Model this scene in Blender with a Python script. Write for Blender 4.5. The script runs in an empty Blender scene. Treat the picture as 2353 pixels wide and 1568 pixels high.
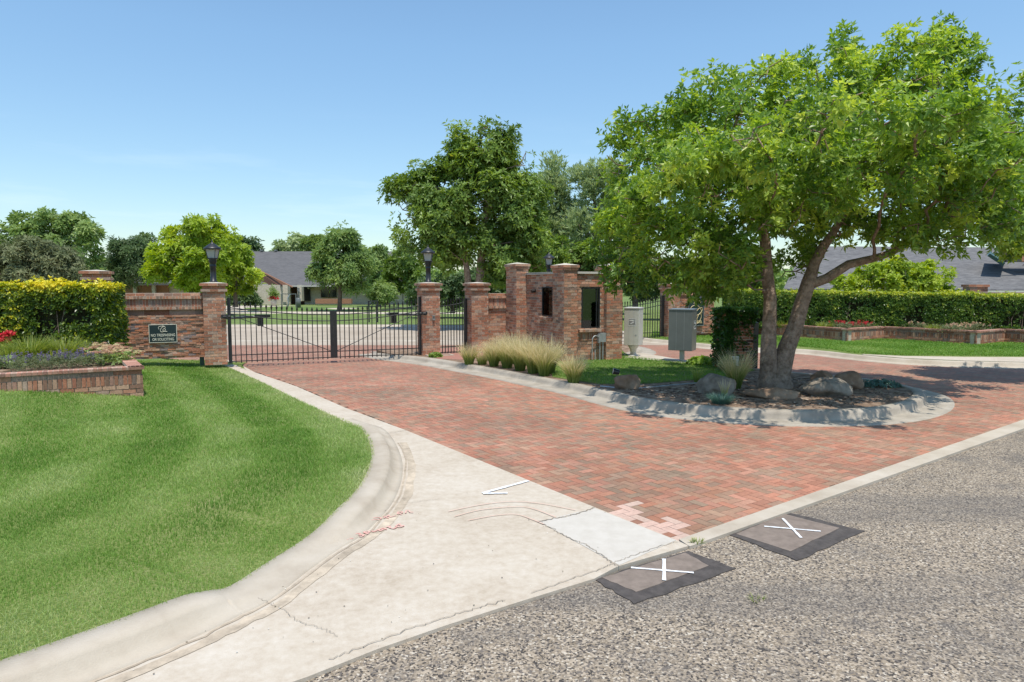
import bpy, bmesh, math, random
import numpy as np
from mathutils import Vector, Matrix, noise
random.seed(7); RS = np.random.RandomState(11)
R = math.radians
S = bpy.context.scene
COL = S.collection
# ------------------------------------------------------------------ camera, sky, sun, exposure
CAM_H = 2.25; PITCH = R(4.627); FPX = 1569.0; CX = 1176.5; CY = 784.0
cd = bpy.data.cameras.new('camera'); cam = bpy.data.objects.new('camera', cd); COL.objects.link(cam)
cam.location = (0, 0, CAM_H); cam.rotation_euler = (R(90) - PITCH, 0, 0)
cd.sensor_width = 36; cd.lens = 24.0; cd.clip_start = .1; cd.clip_end = 5000
S.camera = cam
SUN_EL = R(73); SUN_AZ = math.atan2(.28, -.96)        # azimuth measured from +Y towards +X
w = bpy.data.worlds.new('World'); S.world = w; w.use_nodes = True
nt = w.node_tree; bg = nt.nodes['Background']
sky = nt.nodes.new('ShaderNodeTexSky'); sky.sky_type = 'NISHITA'; sky.sun_disc = False
sky.sun_elevation = SUN_EL; sky.sun_rotation = SUN_AZ
sky.air_density = 1.25; sky.dust_density = .7; sky.ozone_density = 2.6; sky.altitude = 1000
tc = nt.nodes.new('ShaderNodeTexCoord'); mp = nt.nodes.new('ShaderNodeMapping')
mp.inputs['Scale'].default_value = (1.2, 1.2, 9)
nz = nt.nodes.new('ShaderNodeTexNoise'); nz.inputs['Scale'].default_value = 2.6; nz.inputs['Detail'].default_value = 7; nz.inputs['Roughness'].default_value = .62
rp = nt.nodes.new('ShaderNodeValToRGB'); rp.color_ramp.elements[0].position = .52; rp.color_ramp.elements[1].position = .8
sp = nt.nodes.new('ShaderNodeSeparateXYZ')
mr = nt.nodes.new('ShaderNodeMapRange'); mr.inputs['From Min'].default_value = .02; mr.inputs['From Max'].default_value = .24; mr.inputs['To Min'].default_value = .4; mr.inputs['To Max'].default_value = 0
mu = nt.nodes.new('ShaderNodeMath'); mu.operation = 'MULTIPLY'
mx = nt.nodes.new('ShaderNodeMix'); mx.data_type = 'RGBA'; mx.inputs['B'].default_value = (5.6, 6.2, 6.9, 1)
L = nt.links.new
L(tc.outputs['Generated'], mp.inputs[0]); L(mp.outputs[0], nz.inputs['Vector']); L(nz.outputs['Fac'], rp.inputs[0])
L(tc.outputs['Generated'], sp.inputs[0]); L(sp.outputs['Z'], mr.inputs['Value'])
L(rp.outputs[0], mu.inputs[0]); L(mr.outputs[0], mu.inputs[1]); L(mu.outputs[0], mx.inputs['Factor'])
tn = nt.nodes.new('ShaderNodeMix'); tn.data_type = 'RGBA'; tn.blend_type = 'MULTIPLY'; tn.inputs['Factor'].default_value = 1; tn.inputs['B'].default_value = (.90, 1.0, .97, 1)
hr = nt.nodes.new('ShaderNodeMapRange'); hr.inputs['From Min'].default_value = 0; hr.inputs['From Max'].default_value = .32; L(sp.outputs['Z'], hr.inputs['Value'])
hm = nt.nodes.new('ShaderNodeMix'); hm.data_type = 'RGBA'; hm.inputs['A'].default_value = (.68, .72, .73, 1); hm.inputs['B'].default_value = (.84, .94, .93, 1); L(hr.outputs[0], hm.inputs['Factor']); L(hm.outputs['Result'], tn.inputs['B'])
L(sky.outputs[0], tn.inputs['A']); L(tn.outputs['Result'], mx.inputs['A']); L(mx.outputs['Result'], bg.inputs['Color'])
bg.inputs['Strength'].default_value = .15
sd = bpy.data.lights.new('sun', 'SUN'); sd.energy = 3.6; sd.angle = R(.5); sd.color = (1, .95, .87)
so = bpy.data.objects.new('sun', sd); COL.objects.link(so)
dirv = Vector((math.sin(SUN_AZ) * math.cos(SUN_EL), math.cos(SUN_AZ) * math.cos(SUN_EL), math.sin(SUN_EL)))
so.rotation_euler = dirv.to_track_quat('Z', 'Y').to_euler(); so.location = (0, 0, 30)
S.view_settings.view_transform = 'Standard'; S.view_settings.look = 'None'
S.view_settings.exposure = 0.42; S.view_settings.gamma = 1
S.render.resolution_x = 1024; S.render.resolution_y = 682
S.render.engine = 'CYCLES'

# ------------------------------------------------------------------ layout survey helpers
cp, spi = math.cos(PITCH), math.sin(PITCH)
def ray(u, v):
    a = (u - CX) / FPX; b = -(v - CY) / FPX
    return Vector((a, cp + b * spi, -spi + b * cp))
def G(u, v, z=0.0):
    r = ray(u, v); t = (z - CAM_H) / r.z
    return Vector((r.x * t, r.y * t, z))
def PT(u, v, y):
    r = ray(u, v); t = y / r.y
    return Vector((r.x * t, y, CAM_H + r.z * t))
def sst(t):
    t = max(0., min(1., t)); return t * t * (3 - 2 * t)

# ------------------------------------------------------------------ materials
def mat_base(name, rough=.8, spec=.3):
    m = bpy.data.materials.new(name); m.use_nodes = True
    nt = m.node_tree; b = nt.nodes['Principled BSDF']
    b.inputs['Roughness'].default_value = rough; b.inputs['Specular IOR Level'].default_value = spec
    return m, nt, b
def nd(nt, t, ins=None, **kw):
    n = nt.nodes.new(t)
    for k, v in kw.items(): setattr(n, k, v)
    for k, v in (ins or {}).items():
        if hasattr(v, 'is_output') or isinstance(v, bpy.types.NodeSocket): nt.links.new(v, n.inputs[k])
        else: n.inputs[k].default_value = v
    return n
def c4(c): return (c[0], c[1], c[2], 1)
def ramp(nt, fac, stops, interp='LINEAR'):
    r = nt.nodes.new('ShaderNodeValToRGB'); cr = r.color_ramp; cr.interpolation = interp
    while len(cr.elements) > 1: cr.elements.remove(cr.elements[-1])
    cr.elements[0].position = stops[0][0]; cr.elements[0].color = c4(stops[0][1])
    for p, c in stops[1:]:
        e = cr.elements.new(p); e.color = c4(c)
    nt.links.new(fac, r.inputs[0]); return r.outputs[0]
def coords(nt): return nt.nodes.new('ShaderNodeTexCoord').outputs['Object']
def bump(nt, b, h, dist=.01, strength=.6):
    n = nd(nt, 'ShaderNodeBump', {'Strength': strength, 'Distance': dist, 'Height': h}); nt.links.new(n.outputs[0], b.inputs['Normal']); return n
def noisy(name, c1, c2, scale=3, rough=.8, bmp=.004, spec=.3, detail=6, fine=40, metal=0, c3=None):
    m, nt, b = mat_base(name, rough, spec); co = coords(nt)
    n1 = nd(nt, 'ShaderNodeTexNoise', {'Vector': co, 'Scale': scale, 'Detail': detail, 'Roughness': .65})
    st = [(.32, c1), (.68, c2)] if c3 is None else [(.3, c1), (.5, c2), (.7, c3)]
    nt.links.new(ramp(nt, n1.outputs['Fac'], st), b.inputs['Base Color'])
    b.inputs['Metallic'].default_value = metal
    if bmp:
        n2 = nd(nt, 'ShaderNodeTexNoise', {'Vector': co, 'Scale': fine, 'Detail': 4}); bump(nt, b, n2.outputs['Fac'], bmp)
    return m
def attr_mat(name, rough=.85, spec=.25, nscale=25, lo=.75, hi=1.25, bmp=.004, big=1.3, blo=.85, bhi=1.12):
    m, nt, b = mat_base(name, rough, spec); co = coords(nt)
    a = nd(nt, 'ShaderNodeAttribute', attribute_name='col')
    n1 = nd(nt, 'ShaderNodeTexNoise', {'Vector': co, 'Scale': nscale, 'Detail': 5, 'Roughness': .7})
    r1 = nd(nt, 'ShaderNodeMapRange', {'Value': n1.outputs['Fac'], 'From Min': .3, 'From Max': .7, 'To Min': lo, 'To Max': hi})
    n3 = nd(nt, 'ShaderNodeTexNoise', {'Vector': co, 'Scale': big, 'Detail': 4})
    r3 = nd(nt, 'ShaderNodeMapRange', {'Value': n3.outputs['Fac'], 'From Min': .35, 'From Max': .65, 'To Min': blo, 'To Max': bhi})
    mm = nd(nt, 'ShaderNodeMath', {0: r1.outputs[0], 1: r3.outputs[0]}, operation='MULTIPLY')
    v = nd(nt, 'ShaderNodeVectorMath', {0: a.outputs['Color']}, operation='SCALE'); nt.links.new(mm.outputs[0], v.inputs['Scale'])
    nt.links.new(v.outputs[0], b.inputs['Base Color'])
    if bmp: bump(nt, b, n1.outputs['Fac'], bmp, .8)
    return m
def leaf_mat(name, stops, rough=.42, trans=.35, spec=.45):
    m, nt, b = mat_base(name, rough, spec)
    a = nd(nt, 'ShaderNodeAttribute', attribute_name='var')
    c = ramp(nt, a.outputs['Fac'], stops)
    nt.links.new(c, b.inputs['Base Color'])
    hs = nd(nt, 'ShaderNodeHueSaturation', {'Hue': .485, 'Saturation': 1.15, 'Value': 1.5, 'Color': c})
    t = nd(nt, 'ShaderNodeBsdfTranslucent', {'Color': hs.outputs[0]})
    mx = nd(nt, 'ShaderNodeMixShader', {0: trans}); nt.links.new(b.outputs[0], mx.inputs[1]); nt.links.new(t.outputs[0], mx.inputs[2])
    nt.links.new(mx.outputs[0], nt.nodes['Material Output'].inputs[0]); return m

M = {}
M['brick'] = attr_mat('brick', .88, .2, 30, .7, 1.25, .006)
M['paver'] = attr_mat('paver', .8, .3, 22, .84, 1.14, .003, .5, .86, 1.14)
M['black'] = noisy('black_metal', (.010, .011, .012), (.022, .023, .025), 8, .42, .0006, .5)
M['dark_glassy'] = noisy('black_plastic', (.012, .012, .013), (.02, .02, .02), 5, .3, 0, .5)
M['grey_metal'] = noisy('grey_painted_metal', (.13, .14, .137), (.165, .175, .17), 3, .33, .0008, .5)
M['cream_metal'] = noisy('cream_painted_metal', (.52, .51, .45), (.6, .59, .53), 3, .45, .0008, .4)
M['alu'] = noisy('galvanised_metal', (.33, .34, .34), (.48, .49, .49), 14, .45, .0006, .5, metal=.5)
M['coping'] = noisy('coping', (.50, .47, .40), (.62, .59, .52), 4, .7, .002)
M['shingle'] = noisy('shingle_plain', (.1, .1, .11), (.14, .14, .15), 3, .9, .004)
M['white'] = noisy('white_paint', (.68, .68, .66), (.82, .82, .8), 20, .7, .001)
M['spray_white'] = noisy('white_spray_paint', (.5, .5, .5), (.9, .9, .9), 30, .8, .001)
M['pink'] = noisy('faded_pink_spray_paint', (.56, .27, .22), (.68, .45, .38), 14, .8, .001)
M['line'] = noisy('thin_orange_chalk', (.58, .36, .28), (.66, .47, .38), 8, .8, .001)
M['gold'] = noisy('gold_lettering', (.62, .47, .22), (.72, .58, .32), 10, .4, 0, .5)
M['ivory'] = noisy('ivory_lettering', (.62, .6, .48), (.7, .68, .56), 10, .5, 0)
M['signface'] = noisy('dark_sign_face', (.008, .022, .024), (.016, .034, .036), 4, .35, 0, .5)
M['bark'] = noisy('bark', (.14, .095, .065), (.40, .30, .23), 9, .9, .05, .15, fine=26)
M['bark_far'] = noisy('far_bark', (.10, .075, .06), (.2, .16, .13), 4, .9, .01, .15)
M['soil'] = noisy('mulch', (.13, .085, .055), (.24, .165, .115), 5, .95, .03, .1, 10, 60, c3=(.42, .32, .24))
M['rock_grey'] = noisy('grey_boulder', (.13, .105, .08), (.24, .20, .155), 3.5, .85, .03, .2, 8, 12, c3=(.40, .34, .27))
M['rock_tan'] = noisy('tan_boulder', (.17, .105, .065), (.26, .17, .11), 3.5, .85, .02, .2, 8, 12, c3=(.37, .27, .19))
M['gutter_dark'] = noisy('joint', (.20, .165, .125), (.38, .32, .25), 12, .9, 0)
M['stone'] = noisy('cream_stone', (.44, .375, .28), (.64, .565, .45), 5, .85, .01, fine=16)
M['brown'] = noisy('brown_timber', (.13, .06, .035), (.18, .085, .05), 4, .7, .002)
M['window'] = noisy('dark_window', (.012, .016, .018), (.03, .035, .035), 2, .06, 0, .6)
M['white_concrete'] = noisy('new_concrete', (.47, .43, .37), (.54, .50, .44), 6, .8, .002)
M['tarpatch'] = noisy('tar_patch', (.17, .135, .11), (.25, .20, .165), 9, .85, .004, fine=160)
M['tar'] = noisy('tar_border', (.055, .047, .043), (.10, .086, .078), 12, .7, .004, fine=140)
M['red_flower'] = noisy('red_petals', (.6, .02, .02), (.75, .05, .05), 10, .6, 0)
M['teal'] = noisy('dark_teal_metal', (.02, .06, .055), (.03, .08, .07), 8, .4, 0, .5)
M['turf'] = noisy('artificial_turf', (.09, .15, .03), (.12, .19, .04), 2, .9, .004)
M['terracotta'] = noisy('terracotta', (.3, .15, .09), (.4, .2, .12), 8, .8, .002)

def concrete():
    m, nt, b = mat_base('concrete', .85, .25); co = coords(nt)
    n1 = nd(nt, 'ShaderNodeTexNoise', {'Vector': co, 'Scale': .9, 'Detail': 8, 'Roughness': .68})
    n2 = nd(nt, 'ShaderNodeTexNoise', {'Vector': co, 'Scale': 14, 'Detail': 5, 'Roughness': .7})
    ad = nd(nt, 'ShaderNodeMath', {0: n1.outputs['Fac'], 1: n2.outputs['Fac']}, operation='ADD')
    ml = nd(nt, 'ShaderNodeMath', {0: ad.outputs[0], 1: .5}, operation='MULTIPLY')
    c = ramp(nt, ml.outputs[0], [(.34, (.40, .33, .25)), (.45, (.465, .395, .31)), (.53, (.505, .438, .352)), (.66, (.56, .50, .42))])
    nt.links.new(c, b.inputs['Base Color'])
    n3 = nd(nt, 'ShaderNodeTexNoise', {'Vector': co, 'Scale': 120, 'Detail': 3}); bump(nt, b, n3.outputs['Fac'], .003, .6)
    return m
M['concrete'] = concrete()
M['shaded_curb'] = noisy('shaded_kerb_concrete', (.27, .235, .19), (.36, .315, .255), 2.4, .88, .004, .25, 9, 90, c3=(.44, .39, .32))  # darker copy of the curb concrete; the island kerb's shade is in the colour
M['curb'] = noisy('curb_concrete', (.36, .30, .23), (.45, .39, .31), 1.6, .85, .004, .25, 9, 90, c3=(.51, .45, .37))
def asphalt():
    m, nt, b = mat_base('chip_seal_asphalt', .9, .25); co = coords(nt)
    v = nd(nt, 'ShaderNodeTexVoronoi', {'Vector': co, 'Scale': 76}); sx = nd(nt, 'ShaderNodeSeparateColor', {0: v.outputs['Color']})
    chips = ramp(nt, sx.outputs[0], [(0, (.06, .052, .046)), (.16, (.15, .127, .108)), (.31, (.22, .175, .125)), (.48, (.30, .243, .178)), (.67, (.395, .325, .245)), (.86, (.24, .20, .155)), (.95, (.50, .44, .355))], 'CONSTANT')
    big = nd(nt, 'ShaderNodeTexNoise', {'Vector': co, 'Scale': 1.1, 'Detail': 8, 'Roughness': .75})
    mp = nd(nt, 'ShaderNodeMapping', {'Vector': co, 'Rotation': (0, 0, R(-37)), 'Scale': (.12, .7, 1)})
    st = nd(nt, 'ShaderNodeTexNoise', {'Vector': mp.outputs[0], 'Scale': 1.6, 'Detail': 5})
    f1 = nd(nt, 'ShaderNodeMapRange', {'Value': big.outputs['Fac'], 'From Min': .50, 'From Max': .68, 'To Min': 0, 'To Max': .85})
    f2 = nd(nt, 'ShaderNodeMapRange', {'Value': st.outputs['Fac'], 'From Min': .5, 'From Max': .68, 'To Min': 0, 'To Max': .75})
    f = nd(nt, 'ShaderNodeMath', {0: f1.outputs[0], 1: f2.outputs[0]}, operation='MAXIMUM')
    v2 = nd(nt, 'ShaderNodeTexVoronoi', {'Vector': co, 'Scale': 90}); s2 = nd(nt, 'ShaderNodeSeparateColor', {0: v2.outputs['Color']})
    dark = ramp(nt, s2.outputs[1], [(0, (.075, .067, .062)), (.5, (.13, .115, .105)), (.78, (.3, .26, .21))], 'CONSTANT')
    mx = nd(nt, 'ShaderNodeMix', {'Factor': f.outputs[0]}, data_type='RGBA'); nt.links.new(chips, mx.inputs['A']); nt.links.new(dark, mx.inputs['B'])
    nt.links.new(mx.outputs['Result'], b.inputs['Base Color'])
    bump(nt, b, v.outputs['Distance'], .003, .35); return m
M['asphalt'] = asphalt()
def grass_ground(name, d, l, y):
    m, nt, b = mat_base(name, .9, .1); co = coords(nt)
    n1 = nd(nt, 'ShaderNodeTexNoise', {'Vector': co, 'Scale': .55, 'Detail': 7, 'Roughness': .7})
    n2 = nd(nt, 'ShaderNodeTexNoise', {'Vector': co, 'Scale': 45, 'Detail': 4})
    a = nd(nt, 'ShaderNodeMath', {0: n1.outputs['Fac'], 1: n2.outputs['Fac']}, operation='ADD'); h = nd(nt, 'ShaderNodeMath', {0: a.outputs[0], 1: .5}, operation='MULTIPLY')
    nt.links.new(ramp(nt, h.outputs[0], [(.38, d), (.5, l), (.62, y)]), b.inputs['Base Color']); bump(nt, b, n2.outputs['Fac'], .03, .8); return m
M['lawn'] = grass_ground('lawn_ground', (.08, .13, .03), (.15, .2, .05), (.25, .26, .11))
M['far_ground'] = grass_ground('far_grass_ground', (.09, .145, .04), (.145, .205, .06), (.22, .255, .11))
def roof_mat(name, a, c):
    m, nt, b = mat_base(name, .9, .2); co = coords(nt)
    br = nd(nt, 'ShaderNodeTexBrick', {'Vector': co, 'Scale': 1, 'Color1': (0, 0, 0, 1), 'Color2': (1, 1, 1, 1), 'Mortar': (.0, .0, .0, 1), 'Mortar Size': .012, 'Brick Width': .35, 'Row Height': .16})
    n = nd(nt, 'ShaderNodeTexNoise', {'Vector': co, 'Scale': .8, 'Detail': 6})
    ad = nd(nt, 'ShaderNodeMix', {'Factor': .6, 'A': br.outputs['Color'], 'B': n.outputs['Color']}, data_type='RGBA') if False else None
    mx = nd(nt, 'ShaderNodeMath', {0: br.outputs['Color'], 1: n.outputs['Fac']}, operation='ADD'); h = nd(nt, 'ShaderNodeMath', {0: mx.outputs[0], 1: .5}, operation='MULTIPLY')
    nt.links.new(ramp(nt, h.outputs[0], [(.15, a), (.75, c)]), b.inputs['Base Color']); return m
M['roof_grey'] = roof_mat('grey_shingle_roof', (.095, .092, .092), (.14, .135, .135))
M['roof_light'] = roof_mat('light_grey_shingle_roof', (.10, .098, .098), (.18, .175, .172))
def glass():
    m, nt, b = mat_base('window_glass', .03, .5)
    tr = nd(nt, 'ShaderNodeBsdfTransparent', {'Color': (.2, .22, .21, 1)}); gl = nd(nt, 'ShaderNodeBsdfGlossy', {'Color': (.9, .95, .93, 1), 'Roughness': .02})
    mx = nd(nt, 'ShaderNodeMixShader', {0: .09}); nt.links.new(tr.outputs[0], mx.inputs[1]); nt.links.new(gl.outputs[0], mx.inputs[2])
    nt.links.new(mx.outputs[0], nt.nodes['Material Output'].inputs[0]); return m
M['glass'] = glass()
def frosted():
    m, nt, b = mat_base('frosted_glass', .25, .5)
    b.inputs['Base Color'].default_value = (.62, .62, .58, 1)
    tr = nd(nt, 'ShaderNodeBsdfTranslucent', {'Color': (.8, .8, .75, 1)}); mx = nd(nt, 'ShaderNodeMixShader', {0: .4}); nt.links.new(b.outputs[0], mx.inputs[1]); nt.links.new(tr.outputs[0], mx.inputs[2])
    nt.links.new(mx.outputs[0], nt.nodes['Material Output'].inputs[0]); return m
M['frost'] = frosted()
# leaves
M['leaf_main'] = leaf_mat('main_leaves', [(0, (.085, .165, .03)), (.32, (.175, .30, .05)), (.6, (.33, .46, .075)), (1, (.56, .64, .13))], .40, .42, .5)
M['leaf_mid'] = leaf_mat('green_leaves', [(0, (.10, .17, .035)), (.5, (.20, .30, .055)), (.9, (.31, .41, .075)), (1, (.48, .5, .09))], .45, .33)
M['leaf_pale'] = leaf_mat('pale_leaves', [(0, (.22, .29, .13)), (.5, (.34, .42, .20)), (1, (.5, .56, .32))], .55, .4)
M['leaf_yellow'] = leaf_mat('yellow_green_leaves', [(0, (.2, .3, .03)), (.5, (.34, .45, .045)), (1, (.56, .6, .09))], .5, .4)
M['leaf_dark'] = leaf_mat('dark_leaves', [(0, (.06, .105, .035)), (.6, (.11, .175, .06)), (1, (.18, .25, .09))], .5, .25)
M['leaf_brown'] = leaf_mat('brownish_leaves', [(0, (.11, .13, .06)), (.5, (.19, .22, .10)), (1, (.3, .3, .16))], .6, .25)
M['leaf_farlight'] = leaf_mat('far_light_leaves', [(0, (.14, .22, .065)), (.5, (.24, .34, .10)), (1, (.37, .46, .16))], .5, .35)
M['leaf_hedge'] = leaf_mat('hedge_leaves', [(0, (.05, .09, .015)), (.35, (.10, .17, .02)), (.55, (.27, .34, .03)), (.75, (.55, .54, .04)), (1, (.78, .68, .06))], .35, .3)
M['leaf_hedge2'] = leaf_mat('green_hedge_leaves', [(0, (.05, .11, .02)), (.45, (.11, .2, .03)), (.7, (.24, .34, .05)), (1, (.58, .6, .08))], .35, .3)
M['blade'] = leaf_mat('grass_blades', [(0, (.085, .185, .03)), (.28, (.14, .275, .045)), (.5, (.235, .375, .08)), (.7, (.37, .475, .16)), (1, (.60, .60, .32))], .6, .35, .25)
M['feather'] = leaf_mat('feather_grass', [(0, (.13, .2, .045)), (.35, (.27, .32, .09)), (.6, (.50, .45, .21)), (1, (.76, .67, .42))], .6, .4, .2)
M['daylily'] = leaf_mat('daylily_blades', [(0, (.10, .17, .03)), (.5, (.24, .31, .06)), (1, (.46, .46, .14))], .5, .35)
M['grey_green'] = leaf_mat('grey_green_leaves', [(0, (.09, .13, .06)), (.5, (.17, .21, .10)), (1, (.3, .3, .18))], .6, .3)
M['blue_green'] = leaf_mat('blue_green_leaves', [(0, (.05, .12, .09)), (1, (.14, .25, .2))], .6, .25)
M['purple'] = leaf_mat('purple_flowers', [(0, (.13, .10, .19)), (1, (.27, .21, .34))], .6, .3)
M['sedum'] = leaf_mat('sedum_flowers', [(0, (.42, .22, .16)), (.5, (.6, .42, .28)), (1, (.68, .62, .36))], .7, .2)
M['red'] = leaf_mat('red_blooms', [(0, (.45, .02, .02)), (1, (.7, .08, .08))], .6, .3)
M['ivy'] = leaf_mat('ivy_leaves', [(0, (.02, .055, .01)), (.6, (.05, .12, .02)), (1, (.1, .2, .03))], .35, .25)

# ------------------------------------------------------------------ object helpers
def tag(o, label=None, cat=None, group=None, kind=None):
    if label: o['label'] = label
    if cat: o['category'] = cat
    if group: o['group'] = group
    if kind: o['kind'] = kind
    return o
def empty(name, loc, label, cat, group=None, rz=0):
    o = bpy.data.objects.new(name, None); COL.objects.link(o); o.location = loc; o.rotation_euler = (0, 0, rz)
    o.empty_display_size = .2; return tag(o, label, cat, group)
def children(o): return [c for c in list(COL.objects) if c.parent == o]
def copy_tree(o, loc=None, rz=None, parent=None, label=None, scale=None):
    c = o.copy(); COL.objects.link(c); c.parent = parent
    if loc is not None: c.location = loc
    if rz is not None: c.rotation_euler = (0, 0, rz)
    if scale is not None: c.scale = scale
    if label: c['label'] = label
    for ch in children(o): copy_tree(ch, parent=c)
    return c
def tolocal(V, parent):
    if parent is None: return V
    chain = []; p = parent
    while p is not None: chain.append(p); p = p.parent
    Mx = Matrix.Identity(4)
    for p in reversed(chain): Mx = Mx @ Matrix.LocRotScale(p.location, p.rotation_euler, p.scale)
    A = np.array(Mx.inverted()); return V @ A[:3, :3].T + A[:3, 3]
def np_mesh(name, V, F, mats, parent=None, var=None, smooth=False, loc=None):
    V = np.asarray(V, dtype=np.float64); F = np.asarray(F, dtype=np.int32); k = F.shape[1]
    V = tolocal(V, parent)
    if loc is not None: V = V - np.array(loc)
    me = bpy.data.meshes.new(name); me.vertices.add(len(V)); me.vertices.foreach_set('co', V.ravel().astype(np.float32))
    me.loops.add(F.size); me.loops.foreach_set('vertex_index', F.ravel())
    me.polygons.add(len(F)); me.polygons.foreach_set('loop_start', np.arange(0, F.size, k, dtype=np.int32))
    me.polygons.foreach_set('loop_total', np.full(len(F), k, dtype=np.int32))
    me.polygons.foreach_set('use_smooth', np.full(len(F), bool(smooth)))
    if var is not None:
        a = me.attributes.new('var', 'FLOAT', 'POINT'); a.data.foreach_set('value', np.asarray(var, dtype=np.float32))
    me.update(calc_edges=True)
    for m in mats: me.materials.append(m)
    o = bpy.data.objects.new(name, me); COL.objects.link(o); o.parent = parent
    if loc is not None: o.location = loc
    return o
class MB:
    def __init__(s): s.v = []; s.f = []; s.m = []; s.c = []; s.T = Matrix.Identity(4); s.col = (1, 1, 1); s.mi = 0; s.sm = []
    def frame(s, loc, rz=0): s.T = Matrix.Translation(loc) @ Matrix.Rotation(rz, 4, 'Z'); return s
    def add(s, pts, faces, col=None, mi=None, smooth=False):
        n = len(s.v)
        for p in pts: s.v.append(tuple(s.T @ Vector(p)))
        for f in faces:
            s.f.append(tuple(n + i for i in f)); s.c.append(col or s.col); s.m.append(s.mi if mi is None else mi); s.sm.append(smooth)
    def box(s, x0, x1, y0, y1, z0, z1, col=None, mi=None):
        s.add([(x0, y0, z0), (x1, y0, z0), (x1, y1, z0), (x0, y1, z0), (x0, y0, z1), (x1, y0, z1), (x1, y1, z1), (x0, y1, z1)],
              [(0, 3, 2, 1), (4, 5, 6, 7), (0, 1, 5, 4), (1, 2, 6, 5), (2, 3, 7, 6), (3, 0, 4, 7)], col, mi)
    def prism(s, pts, z0, z1, col=None, mi=None):
        n = len(pts); a = [(p[0], p[1], z0) for p in pts] + [(p[0], p[1], z1) for p in pts]
        s.add(a, [tuple(range(n - 1, -1, -1)), tuple(range(n, 2 * n))] + [(i, (i + 1) % n, n + (i + 1) % n, n + i) for i in range(n)], col, mi)
    def tube(s, path, rad, sides=8, col=None, mi=None, caps=True, smooth=True):
        path = [Vector(p) for p in path]; pts = []; n = len(path)
        if not hasattr(rad, '__len__'): rad = [rad] * n
        up = None
        for i, p in enumerate(path):
            d = (path[min(i + 1, n - 1)] - path[max(i - 1, 0)]).normalized()
            if up is None: up = Vector((0, 0, 1)) if abs(d.z) < .9 else Vector((1, 0, 0))
            a = d.cross(up).normalized(); b = a.cross(d).normalized(); up = b
            for k in range(sides):
                t = 2 * math.pi * k / sides; pts.append(p + a * (math.cos(t) * rad[i]) + b * (math.sin(t) * rad[i]))
        fs = [(i * sides + k, i * sides + (k + 1) % sides, (i + 1) * sides + (k + 1) % sides, (i + 1) * sides + k) for i in range(n - 1) for k in range(sides)]
        s.add(pts, fs, col, mi, smooth)
        if caps: s.add(pts[:sides], [tuple(range(sides))], col, mi); s.add(pts[-sides:], [tuple(range(sides))], col, mi)
    def lathe(s, prof, cx=0, cy=0, sides=16, col=None, mi=None, smooth=True, rot=0):
        pts = []
        for r, z in prof:
            for k in range(sides):
                t = 2 * math.pi * k / sides + rot; pts.append((cx + r * math.cos(t), cy + r * math.sin(t), z))
        s.add(pts, [(i * sides + k, i * sides + (k + 1) % sides, (i + 1) * sides + (k + 1) % sides, (i + 1) * sides + k) for i in range(len(prof) - 1) for k in range(sides)], col, mi, smooth)
    def build(s, name, mats, parent=None, loc=None, bevel=0):
        V = tolocal(np.array(s.v, dtype=np.float64), parent)
        if loc is not None: V = V - np.array(loc)
        me = bpy.data.meshes.new(name); me.from_pydata([tuple(x) for x in V], [], s.f)
        me.polygons.foreach_set('material_index', s.m); me.polygons.foreach_set('use_smooth', s.sm)
        ca = me.attributes.new('col', 'FLOAT_COLOR', 'CORNER')
        tot = [len(f) for f in s.f]; arr = np.repeat(np.array([c4(c) for c in s.c], dtype=np.float32), tot, axis=0)
        ca.data.foreach_set('color', arr.ravel())
        if not isinstance(mats, (list, tuple)): mats = [mats]
        for m in mats: me.materials.append(m)
        me.validate(); me.update()
        o = bpy.data.objects.new(name, me); COL.objects.link(o); o.parent = parent
        if loc is not None: o.location = loc
        if bevel:
            b = o.modifiers.new('bevel', 'BEVEL'); b.width = bevel; b.segments = 2; b.limit_method = 'ANGLE'
        return o
PAL = [((.43, .18, .105), 5), ((.35, .15, .09), 4), ((.50, .26, .165), 5), ((.25, .155, .11), 3), ((.22, .17, .14), 2), ((.54, .34, .23), 4), ((.42, .32, .25), 2)]
PALD = [((.35, .14, .09), 4), ((.24, .11, .075), 3), ((.20, .155, .135), 3), ((.31, .19, .145), 4), ((.44, .22, .145), 3), ((.33, .26, .22), 2)]
MORT = (.52, .44, .35)
def pick(pal):
    t = sum(w for _, w in pal); r = random.random() * t
    for c, w_ in pal:
        r -= w_
        if r <= 0: break
    av_ = (.44, .225, .145); c = tuple(c[q] * .74 + av_[q] * .26 for q in range(3)) if c[0] > .1 else c
    j = random.uniform(.87, 1.13); return (c[0] * j * random.uniform(.95, 1.05), c[1] * j, c[2] * j)
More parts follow.
